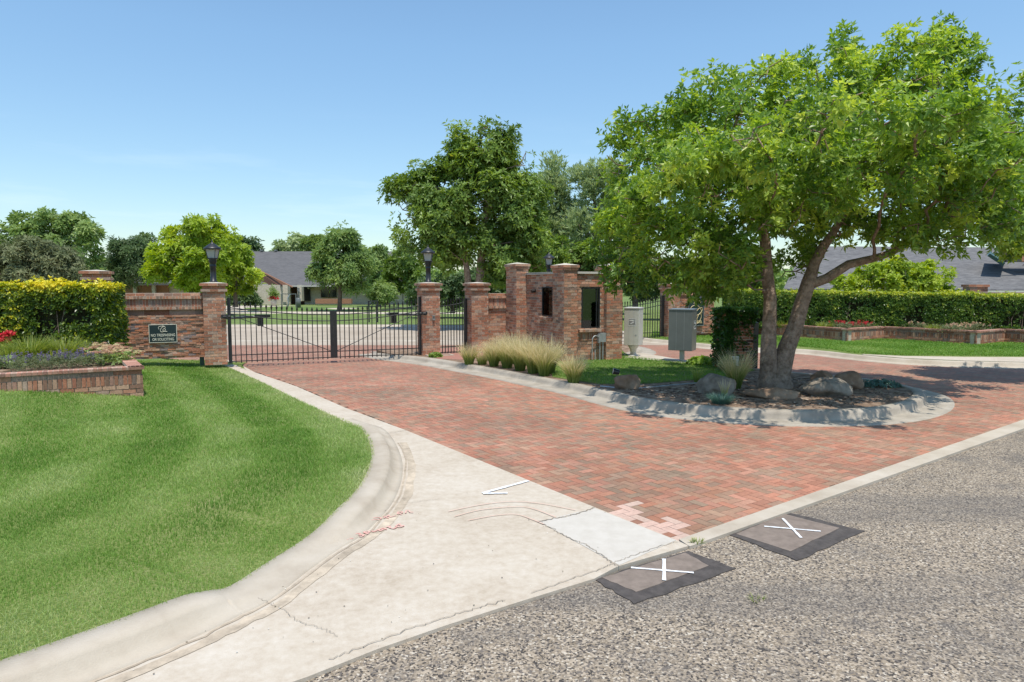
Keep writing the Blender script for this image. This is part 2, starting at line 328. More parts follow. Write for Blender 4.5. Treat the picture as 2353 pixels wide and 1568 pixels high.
def bricks(mb, p0, du, W, z0, z1, course=.076, Lb=.215, joint=.013, proud=.007, jit=.0035, pal=PAL, holes=(), thick=.05, off=True, wob=0):
    """a running-bond face; p0 left-bottom corner seen from outside, du along, outward normal = du rotated -90 deg"""
    du = Vector((du[0], du[1], 0)).normalized(); n = Vector((du.y, -du.x, 0)); rows = max(1, round((z1 - z0) / course)); ch = (z1 - z0) / rows
    for r in range(rows):
        a = z0 + r * ch + joint / 2; b = z0 + (r + 1) * ch - joint / 2
        x = -Lb / 2 if (off and r % 2) else 0
        while x < W - .01:
            l = Lb * random.uniform(.94, 1.06) if wob else Lb
            xa = max(x, 0) + joint / 2; xb = min(x + l, W) - joint / 2; x += l
            if xb - xa < .02: continue
            zm = (a + b) / 2; skip = False; parts = [(xa, xb)]
            for (h0, h1, k0, k1) in holes:
                if k0 < zm < k1:
                    np_ = []
                    for (q0, q1) in parts:
                        if q1 <= h0 or q0 >= h1: np_.append((q0, q1)); continue
                        if q0 < h0 - .03: np_.append((q0, h0))
                        if q1 > h1 + .03: np_.append((h1, q1))
                    parts = np_
            for (q0, q1) in parts:
                pr = proud + random.uniform(-jit, jit); w1 = random.uniform(-wob, wob); w2 = random.uniform(-wob, wob); e = random.uniform(-jit, jit) * .6
                P = lambda x_, z_, d: Vector(p0) + du * x_ + n * d + Vector((0, 0, z_ - p0[2] if False else z_))
                c = pick(pal); o0, o1 = (-pr if q0 < .02 else 0), (pr if q1 > W - .02 else 0)
                base = Vector((p0[0], p0[1], 0))
                def Q(x_, z_, d): return base + du * x_ + n * d + Vector((0, 0, z_))
                pts = [Q(q0, a + w1, -thick), Q(q1, a + w2, -thick), Q(q1, b + w2, -thick), Q(q0, b + w1, -thick), Q(q0 + o0, a + w1, pr), Q(q1 + o1, a + w2, pr + e), Q(q1 + o1, b + w2, pr + e), Q(q0 + o0, b + w1, pr)]
                mb.add(pts, [(4, 5, 6, 7), (0, 1, 5, 4), (1, 2, 6, 5), (2, 3, 7, 6), (3, 0, 4, 7)], c)
def brick_block(mb, W, D, z0, z1, ox=0, oy=0, course=.076, Lb=.215, pal=PAL, proud=.007, jit=.0035, off=True, wob=0, top=True, faces='fblr', joint=.013):
    """W along local x, D along local y, front (y=oy) faces -y"""
    mb.box(ox + .002, ox + W - .002, oy + .002, oy + D - .002, z0, z1 - (.004 if top else 0), MORT)
    kw = dict(course=course, Lb=Lb, pal=pal, proud=proud, jit=jit, off=off, wob=wob, joint=joint)
    if 'f' in faces: bricks(mb, (ox, oy, 0), (1, 0), W, z0, z1, **kw)
    if 'r' in faces: bricks(mb, (ox + W, oy, 0), (0, 1), D, z0, z1, **kw)
    if 'b' in faces: bricks(mb, (ox + W, oy + D, 0), (-1, 0), W, z0, z1, **kw)
    if 'l' in faces: bricks(mb, (ox, oy + D, 0), (0, -1), D, z0, z1, **kw)
def inpoly(P, poly):
    P = np.asarray(P); x, y = P[:, 0], P[:, 1]; r = np.zeros(len(P), bool); n = len(poly); j = n - 1
    for i in range(n):
        xi, yi = poly[i][0], poly[i][1]; xj, yj = poly[j][0], poly[j][1]
        with np.errstate(divide='ignore', invalid='ignore'):
            c = ((yi > y) != (yj > y)) & (x < (xj - xi) * (y - yi) / (yj - yi + 1e-12) + xi)
        r ^= c; j = i
    return r
def slab(name, pts, z0, z1, m, label=None, cat=None, kind='structure', group=None):
    bm = bmesh.new(); top = [bm.verts.new((p[0], p[1], z1 if len(p) < 3 or z1 is not None else p[2])) for p in pts]; bot = [bm.verts.new((p[0], p[1], z0)) for p in pts]
    n = len(pts); from mathutils.geometry import tessellate_polygon
    for t_ in tessellate_polygon([[Vector((p[0], p[1], 0)) for p in pts]]):
        try: bm.faces.new([top[q] for q in t_])
        except ValueError: pass
    for i in range(n): bm.faces.new((bot[i], bot[(i + 1) % n], top[(i + 1) % n], top[i]))
    bmesh.ops.recalc_face_normals(bm, faces=bm.faces)
    me = bpy.data.meshes.new(name); bm.to_mesh(me); bm.free(); me.materials.append(m)
    o = bpy.data.objects.new(name, me); COL.objects.link(o); return tag(o, label, cat, group, kind)
def smooth_path(pts, n=6):
    """Catmull-Rom through points (any dimension)"""
    P = [np.array(p, float) for p in pts]; out = []
    for i in range(len(P) - 1):
        a = P[max(i - 1, 0)]; b = P[i]; c = P[i + 1]; d = P[min(i + 2, len(P) - 1)]
        for k in range(n):
            t = k / n; out.append(.5 * ((2 * b) + (-a + c) * t + (2 * a - 5 * b + 4 * c - d) * t * t + (-a + 3 * b - 3 * c + d) * t ** 3))
    out.append(P[-1]); return out
def sweep(name, path, prof, m, side=1, label=None, zs=None):
    """path list of (x,y); prof(i) -> list of (offset,z); offset to the right of travel when side=1"""
    n = len(path); V = []; k = None
    for i in range(n):
        a = path[max(i - 1, 0)]; b = path[min(i + 1, n - 1)]; dx, dy = b[0] - a[0], b[1] - a[1]; l = math.hypot(dx, dy) or 1
        nx, ny = dy / l * side, -dx / l * side
        pr = prof(i); k = len(pr)
        for (o, z) in pr: V.append((path[i][0] + nx * o, path[i][1] + ny * o, z))
    F = [(i * k + j, (i + 1) * k + j, (i + 1) * k + j + 1, i * k + j + 1) for i in range(n - 1) for j in range(k - 1)]
    return tag(np_mesh(name, V, F, [m], smooth=True), label, None, None, 'structure')
def ribbon(mb, pts, wd, z, col=None, mi=None):
    P = [Vector((p[0], p[1], 0)) for p in pts]; V = []
    for i, p in enumerate(P):
        z += .00002
        d = (P[min(i + 1, len(P) - 1)] - P[max(i - 1, 0)]).normalized(); n = Vector((d.y, -d.x, 0)) * wd / 2 * random.uniform(.8, 1.15)
        V += [(p.x - n.x, p.y - n.y, z), (p.x + n.x, p.y + n.y, z)]
    mb.add(V, [(2 * i, 2 * i + 1, 2 * i + 3, 2 * i + 2) for i in range(len(P) - 1)], col, mi)
# ------------------------------------------------------------------ vegetation generators
def leaves_np(P, axis, k, ln, wd, tilt=(45, 80), vb=None, vj=.12):
    """whorls of k leaves at points P around axis; returns V,F,var"""
    n = len(P); A = axis / (np.linalg.norm(axis, axis=1, keepdims=True) + 1e-9)
    ref = RS.normal(size=(n, 3)); U = np.cross(A, ref); U /= np.linalg.norm(U, axis=1, keepdims=True) + 1e-9; W = np.cross(A, U)
    V = []; var = []
    if vb is None: vb = RS.uniform(.2, .8, n)
    for j in range(k):
        ph = 2 * math.pi * j / k + RS.uniform(-.5, .5, n); ti = np.radians(RS.uniform(tilt[0], tilt[1], n))
        rad = U * np.cos(ph)[:, None] + W * np.sin(ph)[:, None]; d = A * np.cos(ti)[:, None] + rad * np.sin(ti)[:, None]
        sd = np.cross(d, A); sd /= np.linalg.norm(sd, axis=1, keepdims=True) + 1e-9; up = np.cross(sd, d)
        l = (ln * RS.uniform(.7, 1.25, n))[:, None]; w_ = (wd * RS.uniform(.8, 1.2, n))[:, None]
        b = P + d * l * .08; t = P + d * l - np.array([0, 0, .12]) * l; m1 = P + d * l * .5 + sd * w_ * .5 + up * w_ * .18; m2 = P + d * l * .5 - sd * w_ * .5 + up * w_ * .18
        V.append(np.stack([b, m1, t, m2], 1)); vv = np.clip(vb + RS.uniform(-vj, vj, n), 0, 1); var.append(np.repeat(vv[:, None], 4, 1))
    V = np.concatenate(V).reshape(-1, 3); var = np.concatenate(var).ravel(); m = len(V) // 4
    i = np.arange(m)[:, None] * 4; F = np.concatenate([i + np.array([[0, 1, 2]]), i + np.array([[0, 2, 3]])])
    return V, F, var
def colonize(trunks, lobes, n_attr, step, iters=90, jit=.25):
    vol = np.array([l[3] * l[4] * l[5] for l in lobes]) ** .8; cnt = np.maximum(8, (n_attr * vol / vol.sum())).astype(int); A = []
    for l, c in zip(lobes, cnt):
        d = RS.normal(size=(c, 3)); d /= np.linalg.norm(d, axis=1, keepdims=True); r = RS.uniform(.25, 1, c) ** .45
        A.append(np.array(l[:3]) + d * r[:, None] * np.array(l[3:6]))
    A = np.concatenate(A); nodes = []; par = []; r0 = []
    for tr in trunks:
        pts = tr['pts']; start = tr.get('join', -1); last = start; first = True
        for i in range(len(pts) - 1):
            a = np.array(pts[i][:3]); b = np.array(pts[i + 1][:3]); m = max(1, int(np.linalg.norm(b - a) / (step * .8)))
            for k in range(m + (1 if i == len(pts) - 2 else 0)):
                t = k / m; nodes.append(a + (b - a) * t); r0.append(pts[i][3] + (pts[i + 1][3] - pts[i][3]) * t)
                par.append(last if not first else start); first = False; last = len(nodes) - 1
    nt_ = len(nodes); N = np.array(nodes); alive = np.ones(len(A), bool)
    D = np.linalg.norm(A[:, None] - N[None], axis=2); near = D.argmin(1); nd_ = D.min(1)
    # keep attractors from joining the low trunk
    nodes = list(N); kill = step * 1.15
    for it in range(iters):
        idx = np.where(alive)[0]
        if len(idx) < 3: break
        Nn = np.array(nodes); dirs = A[idx] - Nn[near[idx]]; dirs /= np.linalg.norm(dirs, axis=1, keepdims=True) + 1e-9
        acc = {}
        s_ = np.zeros((len(nodes), 3)); np.add.at(s_, near[idx], dirs); act = np.unique(near[idx]); new = []
        for a in act:
            v = s_[a]; l = np.linalg.norm(v)
            v = (v / l if l > .05 else RS.normal(size=3)) + RS.normal(size=3) * jit; v[2] += .05; v /= np.linalg.norm(v)
            new.append(nodes[a] + v * step * RS.uniform(.8, 1.15)); par.append(int(a))
        base = len(nodes); nodes += new; nw = np.array(new)
        D = np.linalg.norm(A[idx][:, None] - nw[None], axis=2); mn = D.min(1); am = D.argmin(1) + base
        up = mn < nd_[idx]; near[idx[up]] = am[up]; nd_[idx[up]] = mn[up]; alive[idx[nd_[idx] < kill]] = False
        if len(nodes) > 9000: break
    return np.array(nodes), np.array(par), nt_, np.array(r0), A
def tree(name, label, base, trunks, lobes, n_attr=500, step=.35, nw=3000, k=5, ln=.12, wd=.05, lm='leaf_mid', bm_='bark', group=None, tip=.008, expo=2.3, spread=.16, cat='tree', minr=.0, shade=.0, up=.6, sides=6, tilt=(45, 80), hi=.0, twigdraw=True):
    root = empty(name, base, label, cat, group)
    N, par, ntk, r0, A = colonize(trunks, lobes, n_attr, step)
    n = len(N); ch = np.zeros(n); acc = np.zeros(n); nch = np.zeros(n, int)
    rad = np.zeros(n)
    for i in range(n - 1, -1, -1):
        r = (acc[i] if acc[i] > 0 else tip ** expo) ** (1 / expo)
        if i < ntk: r = max(r0[i], min(r, r0[i] * 1.0))
        rad[i] = r
        if par[i] >= 0: acc[par[i]] += r ** expo; nch[par[i]] += 1
    mb_v = []; mb_f = []
    main = {}
    for i in range(n):
        p = par[i]
        if p >= 0 and (p not in main or rad[i] > rad[main[p]]): main[p] = i
    def ring(c, d, r, s):
        d = d / (np.linalg.norm(d) + 1e-9); u = np.cross(d, [.3, .95, .1]); u /= np.linalg.norm(u) + 1e-9; w_ = np.cross(d, u); t = np.arange(s) * 2 * math.pi / s
        return c + (np.cos(t)[:, None] * u + np.sin(t)[:, None] * w_) * r
    rings = {}; Vs = []; Fs = []; cnt = 0
    for i in range(n):
        p = par[i]
        if p < 0: continue
        if rad[i] < minr: continue
        s = sides + 4 if rad[i] > .05 else (sides if rad[i] > .02 else 4)
        d = N[i] - N[p]
        same = main.get(p) == i
        r_start = rad[p] if same else min(rad[p], rad[i] * 1.3)
        gp = par[p]; dp = (N[i] - N[gp]) if (gp >= 0 and same) else d
        mc = main.get(i); dn = (N[mc] - N[p]) if mc is not None else d
        if p < ntk and par[p] < 0 and same: r_start = rad[p] * 1.25
        Vs.append(ring(N[p], dp, r_start, s)); Vs.append(ring(N[i], dn, rad[i], s))
        for q in range(s): Fs.append((cnt + q, cnt + (q + 1) % s, cnt + s + (q + 1) % s, cnt + s + q))
        cnt += 2 * s
    np_mesh('trunk', np.concatenate(Vs), np.array(Fs), [M[bm_]], root, smooth=True)
    tw = np.where((np.arange(n) >= ntk) & (rad < tip * 2.6))[0]
    gs = 1.1 / (spread * 4); gw = np.array([noise.noise(tuple(N[q] * gs)) for q in tw]); gw = np.clip(gw * 3.2 + .30, .0, 1) + .012; gw /= gw.sum()
    c0 = np.mean([l[:3] for l in lobes], axis=0); sel = RS.choice(tw, nw, p=gw)
    jt = np.clip(RS.normal(size=(nw, 3)), -1.8, 1.8) * spread; P = N[sel] + jt
    zmin = min(l[2] - l[5] for l in lobes) - .1; P[:, 2] = np.maximum(P[:, 2], zmin)
    out = P - N[np.maximum(par[sel], 0)]; out /= np.linalg.norm(out, axis=1, keepdims=True) + 1e-9
    ax = out + np.array([0, 0, up]) + RS.normal(size=(nw, 3)) * .35
    cl = np.array([.40 + .55 * noise.noise(tuple(q * gs * 1.7 + 7)) for q in N]) + RS.uniform(-.14, .14, n); vb = cl[sel] + RS.uniform(-.12, .12, nw) + hi * (P[:, 2] - c0[2]) / 3.
    out_m = RS.rand(nw) < .03; vb[out_m] += .35
    V, F, var = leaves_np(P, ax, k, ln, wd, tilt, np.clip(vb, 0, 1))
    np_mesh('crown', V, F, [M[lm]], root, var=var)
    return root
def px_lobes(d, L_):
    """(u,v,ru,rv[,dy,ry]) -> world ellipsoids round depth d"""
    out = []
    for l in L_:
        u, v, ru, rv = l[:4]; dy = l[4] if len(l) > 4 else 0; c = PT(u, v, d + dy); s = (d + dy) / FPX
        ry = l[5] if len(l) > 5 else (ru + rv) / 2 * s
        out.append((c.x, c.y, c.z, ru * s, ry, rv * s))
    return out
def px_trunk(d, pts):
    r = []
    for p in pts:
        c = PT(p[0], p[1], d + (p[3] if len(p) > 3 else 0)); r.append((c.x, c.y, c.z, p[2]))
    return {'pts': r}
def blades_np(C, n_each, h, spread, wd, segs=4, arch=.6, lean=.25, hj=.25, varmode='tip', upr=0):
    """clumps of arching blades rooted at C (m,3)"""
    m = len(C) * n_each; B = np.repeat(C, n_each, 0); th = RS.uniform(0, 2 * math.pi, m); r = np.sqrt(RS.uniform(0, 1, m)) * spread * .45
    d = np.stack([np.cos(th), np.sin(th)], 1); hh = h * RS.uniform(1 - hj, 1 + hj * .6, m); bend = RS.uniform(.05, 1.25, m) * arch
    w0 = wd * RS.uniform(.7, 1.2, m); sd = np.stack([-d[:, 1], d[:, 0]], 1) + RS.normal(size=(m, 2)) * .7; sd /= np.linalg.norm(sd, axis=1, keepdims=True)
    V = np.zeros((m, segs + 1, 2, 3)); var = np.zeros((m, segs + 1, 2)); rn = RS.uniform(-.15, .15, m)
    for i in range(segs + 1):
        t = i / segs; hor = r + hh * (lean * RS.uniform(.2, 1, m) * 0 + lean * (th * 0 + 1) * t * .6 + bend * t * t * .7); z = hh * (t - bend * .45 * t * t)
        c = np.stack([B[:, 0] + d[:, 0] * hor, B[:, 1] + d[:, 1] * hor, B[:, 2] + z], 1); ww = w0 * (1 - t) ** .7 * .5 + .0006
        V[:, i, 0, :] = c; V[:, i, 1, :] = c; V[:, i, 0, :2] += sd * ww[:, None]; V[:, i, 1, :2] -= sd * ww[:, None]
        var[:, i, :] = (t + rn)[:, None] if varmode == 'tip' else (.45 + rn * 2.5)[:, None]
    V = V.reshape(-1, 3); base = np.arange(m)[:, None] * (segs + 1) * 2
    F = np.concatenate([base + np.array([[2 * i, 2 * i + 1, 2 * i + 3, 2 * i + 2]]) for i in range(segs)])
    return V, F, np.clip(var.ravel(), 0, 1)
def turf(name, P, h, wd, var, label, m='blade'):
    """single-triangle-pair blades at points P"""
    m_ = len(P); th = RS.uniform(0, 2 * math.pi, m_); sd = np.stack([np.cos(th), np.sin(th), th * 0], 1); hh = h * RS.uniform(.5, 1.2, m_)
    ln = RS.normal(size=(m_, 2)) * .55; w_ = (wd * RS.uniform(.7, 1.3, m_))[:, None]
    t = P + np.stack([ln[:, 0] * hh, ln[:, 1] * hh, hh], 1); a = P - sd * w_ / 2; b = P + sd * w_ / 2
    mid = P + np.stack([ln[:, 0] * hh * .3, ln[:, 1] * hh * .3, hh * .6], 1); a[:, 2] -= .01; b[:, 2] -= .01
    V = np.stack([a, b, mid + sd * w_ * .38, t, mid - sd * w_ * .38], 1).reshape(-1, 3)
    i = np.arange(m_)[:, None] * 5; F = np.concatenate([i + np.array([[0, 1, 2, 4]])]); F2 = i + np.array([[4, 2, 3, 3]])
    F = np.concatenate([i + np.array([[0, 1, 2]]), i + np.array([[0, 2, 4]]), i + np.array([[4, 2, 3]])])
    return tag(np_mesh(name, V, F, [M[m]], var=np.repeat(np.clip(var, 0, 1), 5)), label, 'grass', None, 'stuff')
def sample_poly(poly, n):
    xs = [p[0] for p in poly]; ys = [p[1] for p in poly]; out = []; tot = 0
    while tot < n:
        P = np.stack([RS.uniform(min(xs), max(xs), n), RS.uniform(min(ys), max(ys), n)], 1); P = P[inpoly(P, poly)]; out.append(P); tot += len(P)
    return np.concatenate(out)[:n]
def nz2(P, s, o=0): return np.array([noise.noise((p[0] * s + o, p[1] * s, o * 1.7)) for p in P])

# ------------------------------------------------------------------ THE SETTING: ground, road, pavings
tag(np_mesh('ground', [(-900, -300, -.06), (900, -300, -.06), (900, 1500, -.06), (-900, 1500, -.06)], [(0, 1, 2, 3)], [M['far_ground']]), None, None, None, 'structure')
ra = G(706, 1565); rb = G(1582, 1262); rc = G(2353, 989); rd = (rc - rb).normalized()
e0 = rb - (rb - ra).normalized() * 40; e1 = rc + rd * 60; nrm = Vector((rd.y, -rd.x, 0))
road = [e0, G(1026, 1445), G(1366, 1337), rb, rc, e1, e1 + nrm * 14, e0 + nrm * 14]
slab('asphalt_road', road, -.05, 0, M['asphalt'])
pav = [G(505, 838), G(585, 857), G(681, 890.6), G(795, 941), G(934, 993), G(1206, 1105), G(1366, 1171), G(1558, 1249), G(1575, 1250), G(2353, 975)]
pav += [G(2353, 975) + rd * 12, Vector((22, 24, 0)), Vector((5, 33, 0)), Vector((3.5, 30, 0)), Vector((-11, 26.2, 0)), Vector((-11.5, 22, 0)), Vector((-9.4, 19.8, 0))]
slab('paver_bed', pav, -.05, .005, noisy('joint_sand', (.09, .07, .055), (.15, .12, .09), 30, .95, 0))
# herringbone pavers, laid along the kerb strip at the left edge
pa = G(934, 993); pb = G(1558, 1249); ax = (pb - pa).normalized(); ay = Vector((-ax.y, ax.x, 0)); a = .102
mb = MB(); N_ = 330; cand = []
for i in range(-N_, N_):
    for j in range(-60, N_):
        s_ = (i - j) % 4
        if s_ == 0: cand.append((i, j, 2, 1))
        elif s_ == 3: cand.append((i, j, 1, 2))
cand = np.array(cand); cxy = np.array([[pb.x + ax.x * (c[0] + c[2] / 2) * a + ay.x * (c[1] + c[3] / 2) * a, pb.y + ax.y * (c[0] + c[2] / 2) * a + ay.y * (c[1] + c[3] / 2) * a] for c in cand])
ok = inpoly(cxy, pav); vis = (np.abs(cxy[:, 0]) < cxy[:, 1] * .78 + .6) & (cxy[:, 1] < 27.5); ok &= vis
PP = [((.405, .18, .125), 6), ((.37, .175, .125), 5), ((.345, .21, .15), 5), ((.30, .205, .155), 3), ((.36, .23, .165), 3), ((.425, .215, .16), 3)]
PG = [((.275, .2, .15), 4), ((.31, .2, .145), 4), ((.36, .19, .13), 3), ((.41, .19, .125), 2)]
pinkset = [G(1400, 1172), G(1440, 1160), G(1475, 1163), G(1455, 1183), G(1490, 1200), G(1540, 1196), G(1590, 1215), G(1560, 1249), G(1520, 1232), G(1440, 1200), G(1368, 1168)]
pk = inpoly(cxy, pinkset)
V = []; F = []; C = []; g = .0025; av0 = (.37, .195, .15)
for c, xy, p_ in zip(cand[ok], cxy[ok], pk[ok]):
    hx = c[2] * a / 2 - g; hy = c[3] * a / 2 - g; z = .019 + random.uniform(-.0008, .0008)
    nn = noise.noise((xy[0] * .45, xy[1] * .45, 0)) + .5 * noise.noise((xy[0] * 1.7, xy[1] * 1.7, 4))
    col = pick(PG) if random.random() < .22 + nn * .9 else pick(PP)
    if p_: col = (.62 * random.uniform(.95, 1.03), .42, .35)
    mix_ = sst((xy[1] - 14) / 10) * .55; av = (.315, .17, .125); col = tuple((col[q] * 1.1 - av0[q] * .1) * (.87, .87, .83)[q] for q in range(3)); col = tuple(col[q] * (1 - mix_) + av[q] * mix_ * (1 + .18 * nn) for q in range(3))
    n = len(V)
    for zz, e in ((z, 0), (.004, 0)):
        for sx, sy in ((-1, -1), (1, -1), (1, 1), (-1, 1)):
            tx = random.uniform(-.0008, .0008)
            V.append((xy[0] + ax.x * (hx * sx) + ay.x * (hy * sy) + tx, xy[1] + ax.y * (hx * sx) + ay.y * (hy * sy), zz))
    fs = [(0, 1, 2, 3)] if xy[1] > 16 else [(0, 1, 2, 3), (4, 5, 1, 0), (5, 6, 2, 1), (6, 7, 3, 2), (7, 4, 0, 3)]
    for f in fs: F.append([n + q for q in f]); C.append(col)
print('pavers', ok.sum())
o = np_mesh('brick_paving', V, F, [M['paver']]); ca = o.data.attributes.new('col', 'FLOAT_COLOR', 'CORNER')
ca.data.foreach_set('color', np.repeat(np.array([c4(c) for c in C], dtype=np.float32), 4, axis=0).ravel()); tag(o, kind='structure')

# left kerb: (u, v, height, kerb width factor)
KP = [(516, 840, .03), (590.6, 872.6, .03), (665.6, 908.6, .035), (735, 941, .04), (800, 969, .05), (838, 988, .10), (858, 1029, .14), (854, 1073, .15), (826, 1125, .15), (782, 1169, .14), (745, 1207, .10), (700, 1243, .05), (614.6, 1298, .045), (532.6, 1349.5, .06), (480, 1360, .10), (430, 1370, .14), (340, 1403, .15), (246, 1437.6, .15), (82, 1495, .15), (0, 1523.7, .15)]
kp = [(*G(u, v, h)[:2], h) for u, v, h in KP]; dl = Vector(kp[-1][:2]) - Vector(kp[-3][:2]); dl.normalize()
for q in (.8, 1.8, 3.2, 5, 8, 12, 18, 25): kp.append((kp[19][0] + dl.x * q, kp[19][1] + dl.y * q - q * .04, .15))
kpath = smooth_path(kp, 8); kxy = np.array([p[:2] for p in kpath]); kh = np.array([p[2] for p in kpath])
i_strip = 4 * 8
def kprof(i):
    h = kh[i]; w_ = .16 * sst((i - i_strip + 2) / 8) + .02; f = .12
    return [(-.05, -.05), (-.03, h), (w_ * .75, h), (w_, h - .008), (w_ + .025, h - .03 if h > .09 else h - .01), (w_ + .055, .055 if h > .08 else .033), (w_ + f, .032 if h > .04 else .03), (w_ + f + .05, .0275), (w_ + f + .06, -.05)]
kk = list(range(i_strip - 2, len(kpath)))
sweep('kerb', [kpath[i][:2] for i in kk], lambda q: kprof(kk[q]), M['curb'], side=-1)
# apron of pale concrete between kerb, pavers and asphalt
inner = [Vector((*kpath[i][:2], 0)) for i in range(0, len(kpath) - 8, 3)]
apron = [G(533, 829)] + [G(584.6, 857.6), G(681, 890.6), G(795, 941), G(934, 993), G(1206, 1105), G(1366, 1171), G(1558, 1249), G(1582, 1261)] + [G(1418, 1309), G(1366, 1337), G(1186, 1393), G(1026, 1445), G(866, 1501), G(706, 1565), ra - (rb - ra).normalized() * 22]
apron += list(reversed(inner)) + [G(500, 832)]
slab('concrete_apron', apron, -.05, .024, M['concrete'])
slab('new_concrete_panel', [G(1238, 1205), G(1366, 1174), G(1553, 1249), G(1422, 1307)], 0, .028, M['white_concrete'])
rib0 = G(1560, 1247); rib1 = G(2353, 968)
slab('kerb_ribbon', [rib0, rib1, rib1 + rd * 14, rc + rd * 14, G(2353, 989), G(1586, 1263), G(1582, 1262)], -.05, .03, M['curb'])
mb = MB()
for pts, wd in (([(934, 993), (900, 999), (868, 1003)], .02), ([(1366, 1173), (1330, 1187), (1290, 1196), (1238, 1206)], .025), ([(1238, 1206), (1300, 1240), (1350, 1262), (1390, 1290), (1420, 1309)], .014),
                ([(858, 1149), (900, 1159), (942, 1161), (1010, 1153)], .008),
                ([(570, 1375), (600, 1388), (650, 1410), (690, 1440), (735, 1452), (775, 1473)], .007), ([(889, 1036), (893, 1080), (872, 1140), (830, 1180), (760, 1245)], .01),
                ([(1554, 1252), (1480, 1276), (1420, 1298), (1350, 1326), (1220, 1370)], .012), ([(1160, 1388), (1100, 1406), (1020, 1430), (900, 1472), (760, 1526)], .012)):
    ribbon(mb, [(q[0] + random.gauss(0, .008), q[1] + random.gauss(0, .008)) for q in smooth_path([tuple(G(*p)[:2]) for p in pts], 14)], wd * .5, .0325)
o = mb.build('concrete_joints', M['gutter_dark']); tag(o, kind='structure')
mb = MB()
def offp(i, o_):
    a_, b_ = kpath[i - 1], kpath[i + 1]; dx, dy = b_[0] - a_[0], b_[1] - a_[1]; l = math.hypot(dx, dy); return (kpath[i][0] - dy / l * o_, kpath[i][1] + dx / l * o_)
for o_, wd, i0_, i1_, c_ in ((.46, .09, 44, 170, (.45, .375, .285)), (.385, .022, 44, 170, (.40, .33, .25))):
    ribbon(mb, [offp(i, o_ + .025 * noise.noise((i * .3, o_ * 9, 0))) for i in range(i0_, i1_, 2)], wd, .0262 + o_ * .002, c_)
for k in range(150):
    p = G(random.uniform(300, 1500), random.uniform(1130, 1560)); 
    if not inpoly(np.array([[p.x, p.y]]), apron)[0]: continue
    e = random.uniform(.002, .007); a_ = random.uniform(0, 3); q = [(p.x + math.cos(a_ + t) * e * random.uniform(.6, 1.3), p.y + math.sin(a_ + t) * e, .0315) for t in (0, 1.3, 2.6, 4, 5.2)]; mb.add(q, [(0, 1, 2, 3, 4)], random.choice([(.05, .045, .04), (.2, .16, .12), (.7, .67, .6), (.12, .1, .06)]))
o = mb.build('gutter_stains', attr_mat('stain', .9, .1, 9, .7, 1.25, 0)); tag(o, kind='structure')
# far street beyond the gate, its kerb and the lawns
slab('far_street', [(-60, 25.6), (9, 25.6), (9, 37.2), (-60, 37.2)], -.05, .022, noisy('street_concrete', (.34, .275, .21), (.44, .37, .29), .5, .85, .003))
slab('far_street_gutter', [(-60, 27.2), (5.5, 27.2), (5.5, 27.9), (-60, 27.9)], 0, .027, M['curb'])
sweep('far_kerb', [(-60, 37.2), (-5.5, 37.2), (-4.6, 36.6), (14, 36.4)], lambda i: [(-.3, 0), (-.12, .12), (.1, .14), (.12, .0)], M['curb'], side=-1)
slab('far_lawn', [(-60, 37.3), (-5.5, 37.3), (-4.5, 36.7), (30, 36.5), (60, 60), (60, 130), (-80, 130), (-80, 37.3)], -.05, .12, M['far_ground'])
# left lawn
def dpath(P):
    P = np.atleast_2d(P)[:, :2]; D = ((P[:, None] - kxy[None]) ** 2).sum(2); i = D.argmin(1); return np.sqrt(D.min(1)), kh[i]
def sstn(t): t = np.clip(t, 0, 1); return t * t * (3 - 2 * t)
def lawnz(P):
    P = np.atleast_2d(P); d, h = dpath(P); x, y = P[:, 0], P[:, 1]
    zf = .15 + .35 * sstn((-x - 6.2) / 3.) * sstn((17 - y) / 3.5) * sstn((y - 5) / 5.)
    return h - .012 + (zf - h) * sstn(d / 2.2)
bpts = [kpath[i] for i in range(0, len(kpath) - 8, 2)]; nb = len(bpts); backp = smooth_path([(-7.6, 19.6), (-9.5, 19.6), (-12, 18), (-15, 14), (-18, 8), (-19, 2), (-19, -6)], 8)
rows = 34; Vg = []
for r_ in range(rows + 1):
    t = (r_ / rows) ** 1.3
    for q in range(nb):
        fb = q / (nb - 1) * (len(backp) - 1); i0 = int(fb); i1 = min(i0 + 1, len(backp) - 1); bp = backp[i0] * (1 - (fb - i0)) + backp[i1] * (fb - i0)
        Vg.append((bpts[q][0] * (1 - t) + bp[0] * t, bpts[q][1] * (1 - t) + bp[1] * t))
Vg = np.array(Vg); Vz = lawnz(Vg); V3 = np.column_stack([Vg, Vz])
Fg = [(r_ * nb + q, r_ * nb + q + 1, (r_ + 1) * nb + q + 1, (r_ + 1) * nb + q) for r_ in range(rows) for q in range(nb - 1)]
tag(np_mesh('lawn', V3, Fg, [M['lawn']], smooth=True), kind='structure')
lawnpoly = [tuple(p[:2]) for p in bpts] + [tuple(p[:2]) for p in reversed(backp)]
def density_pts(poly, n, ymax=20, ymin=1.5):
    P = sample_poly(poly, int(n)); keep = (np.abs(P[:, 0]) < P[:, 1] * .77 + 1.6) & (P[:, 1] > ymin) & (P[:, 1] < ymax)
    pr = np.clip((5.5 / np.maximum(P[:, 1], 2)) ** 1.5, .09, 1); return P[keep & (RS.rand(len(P)) < pr)]
P = density_pts(lawnpoly, 1900000)
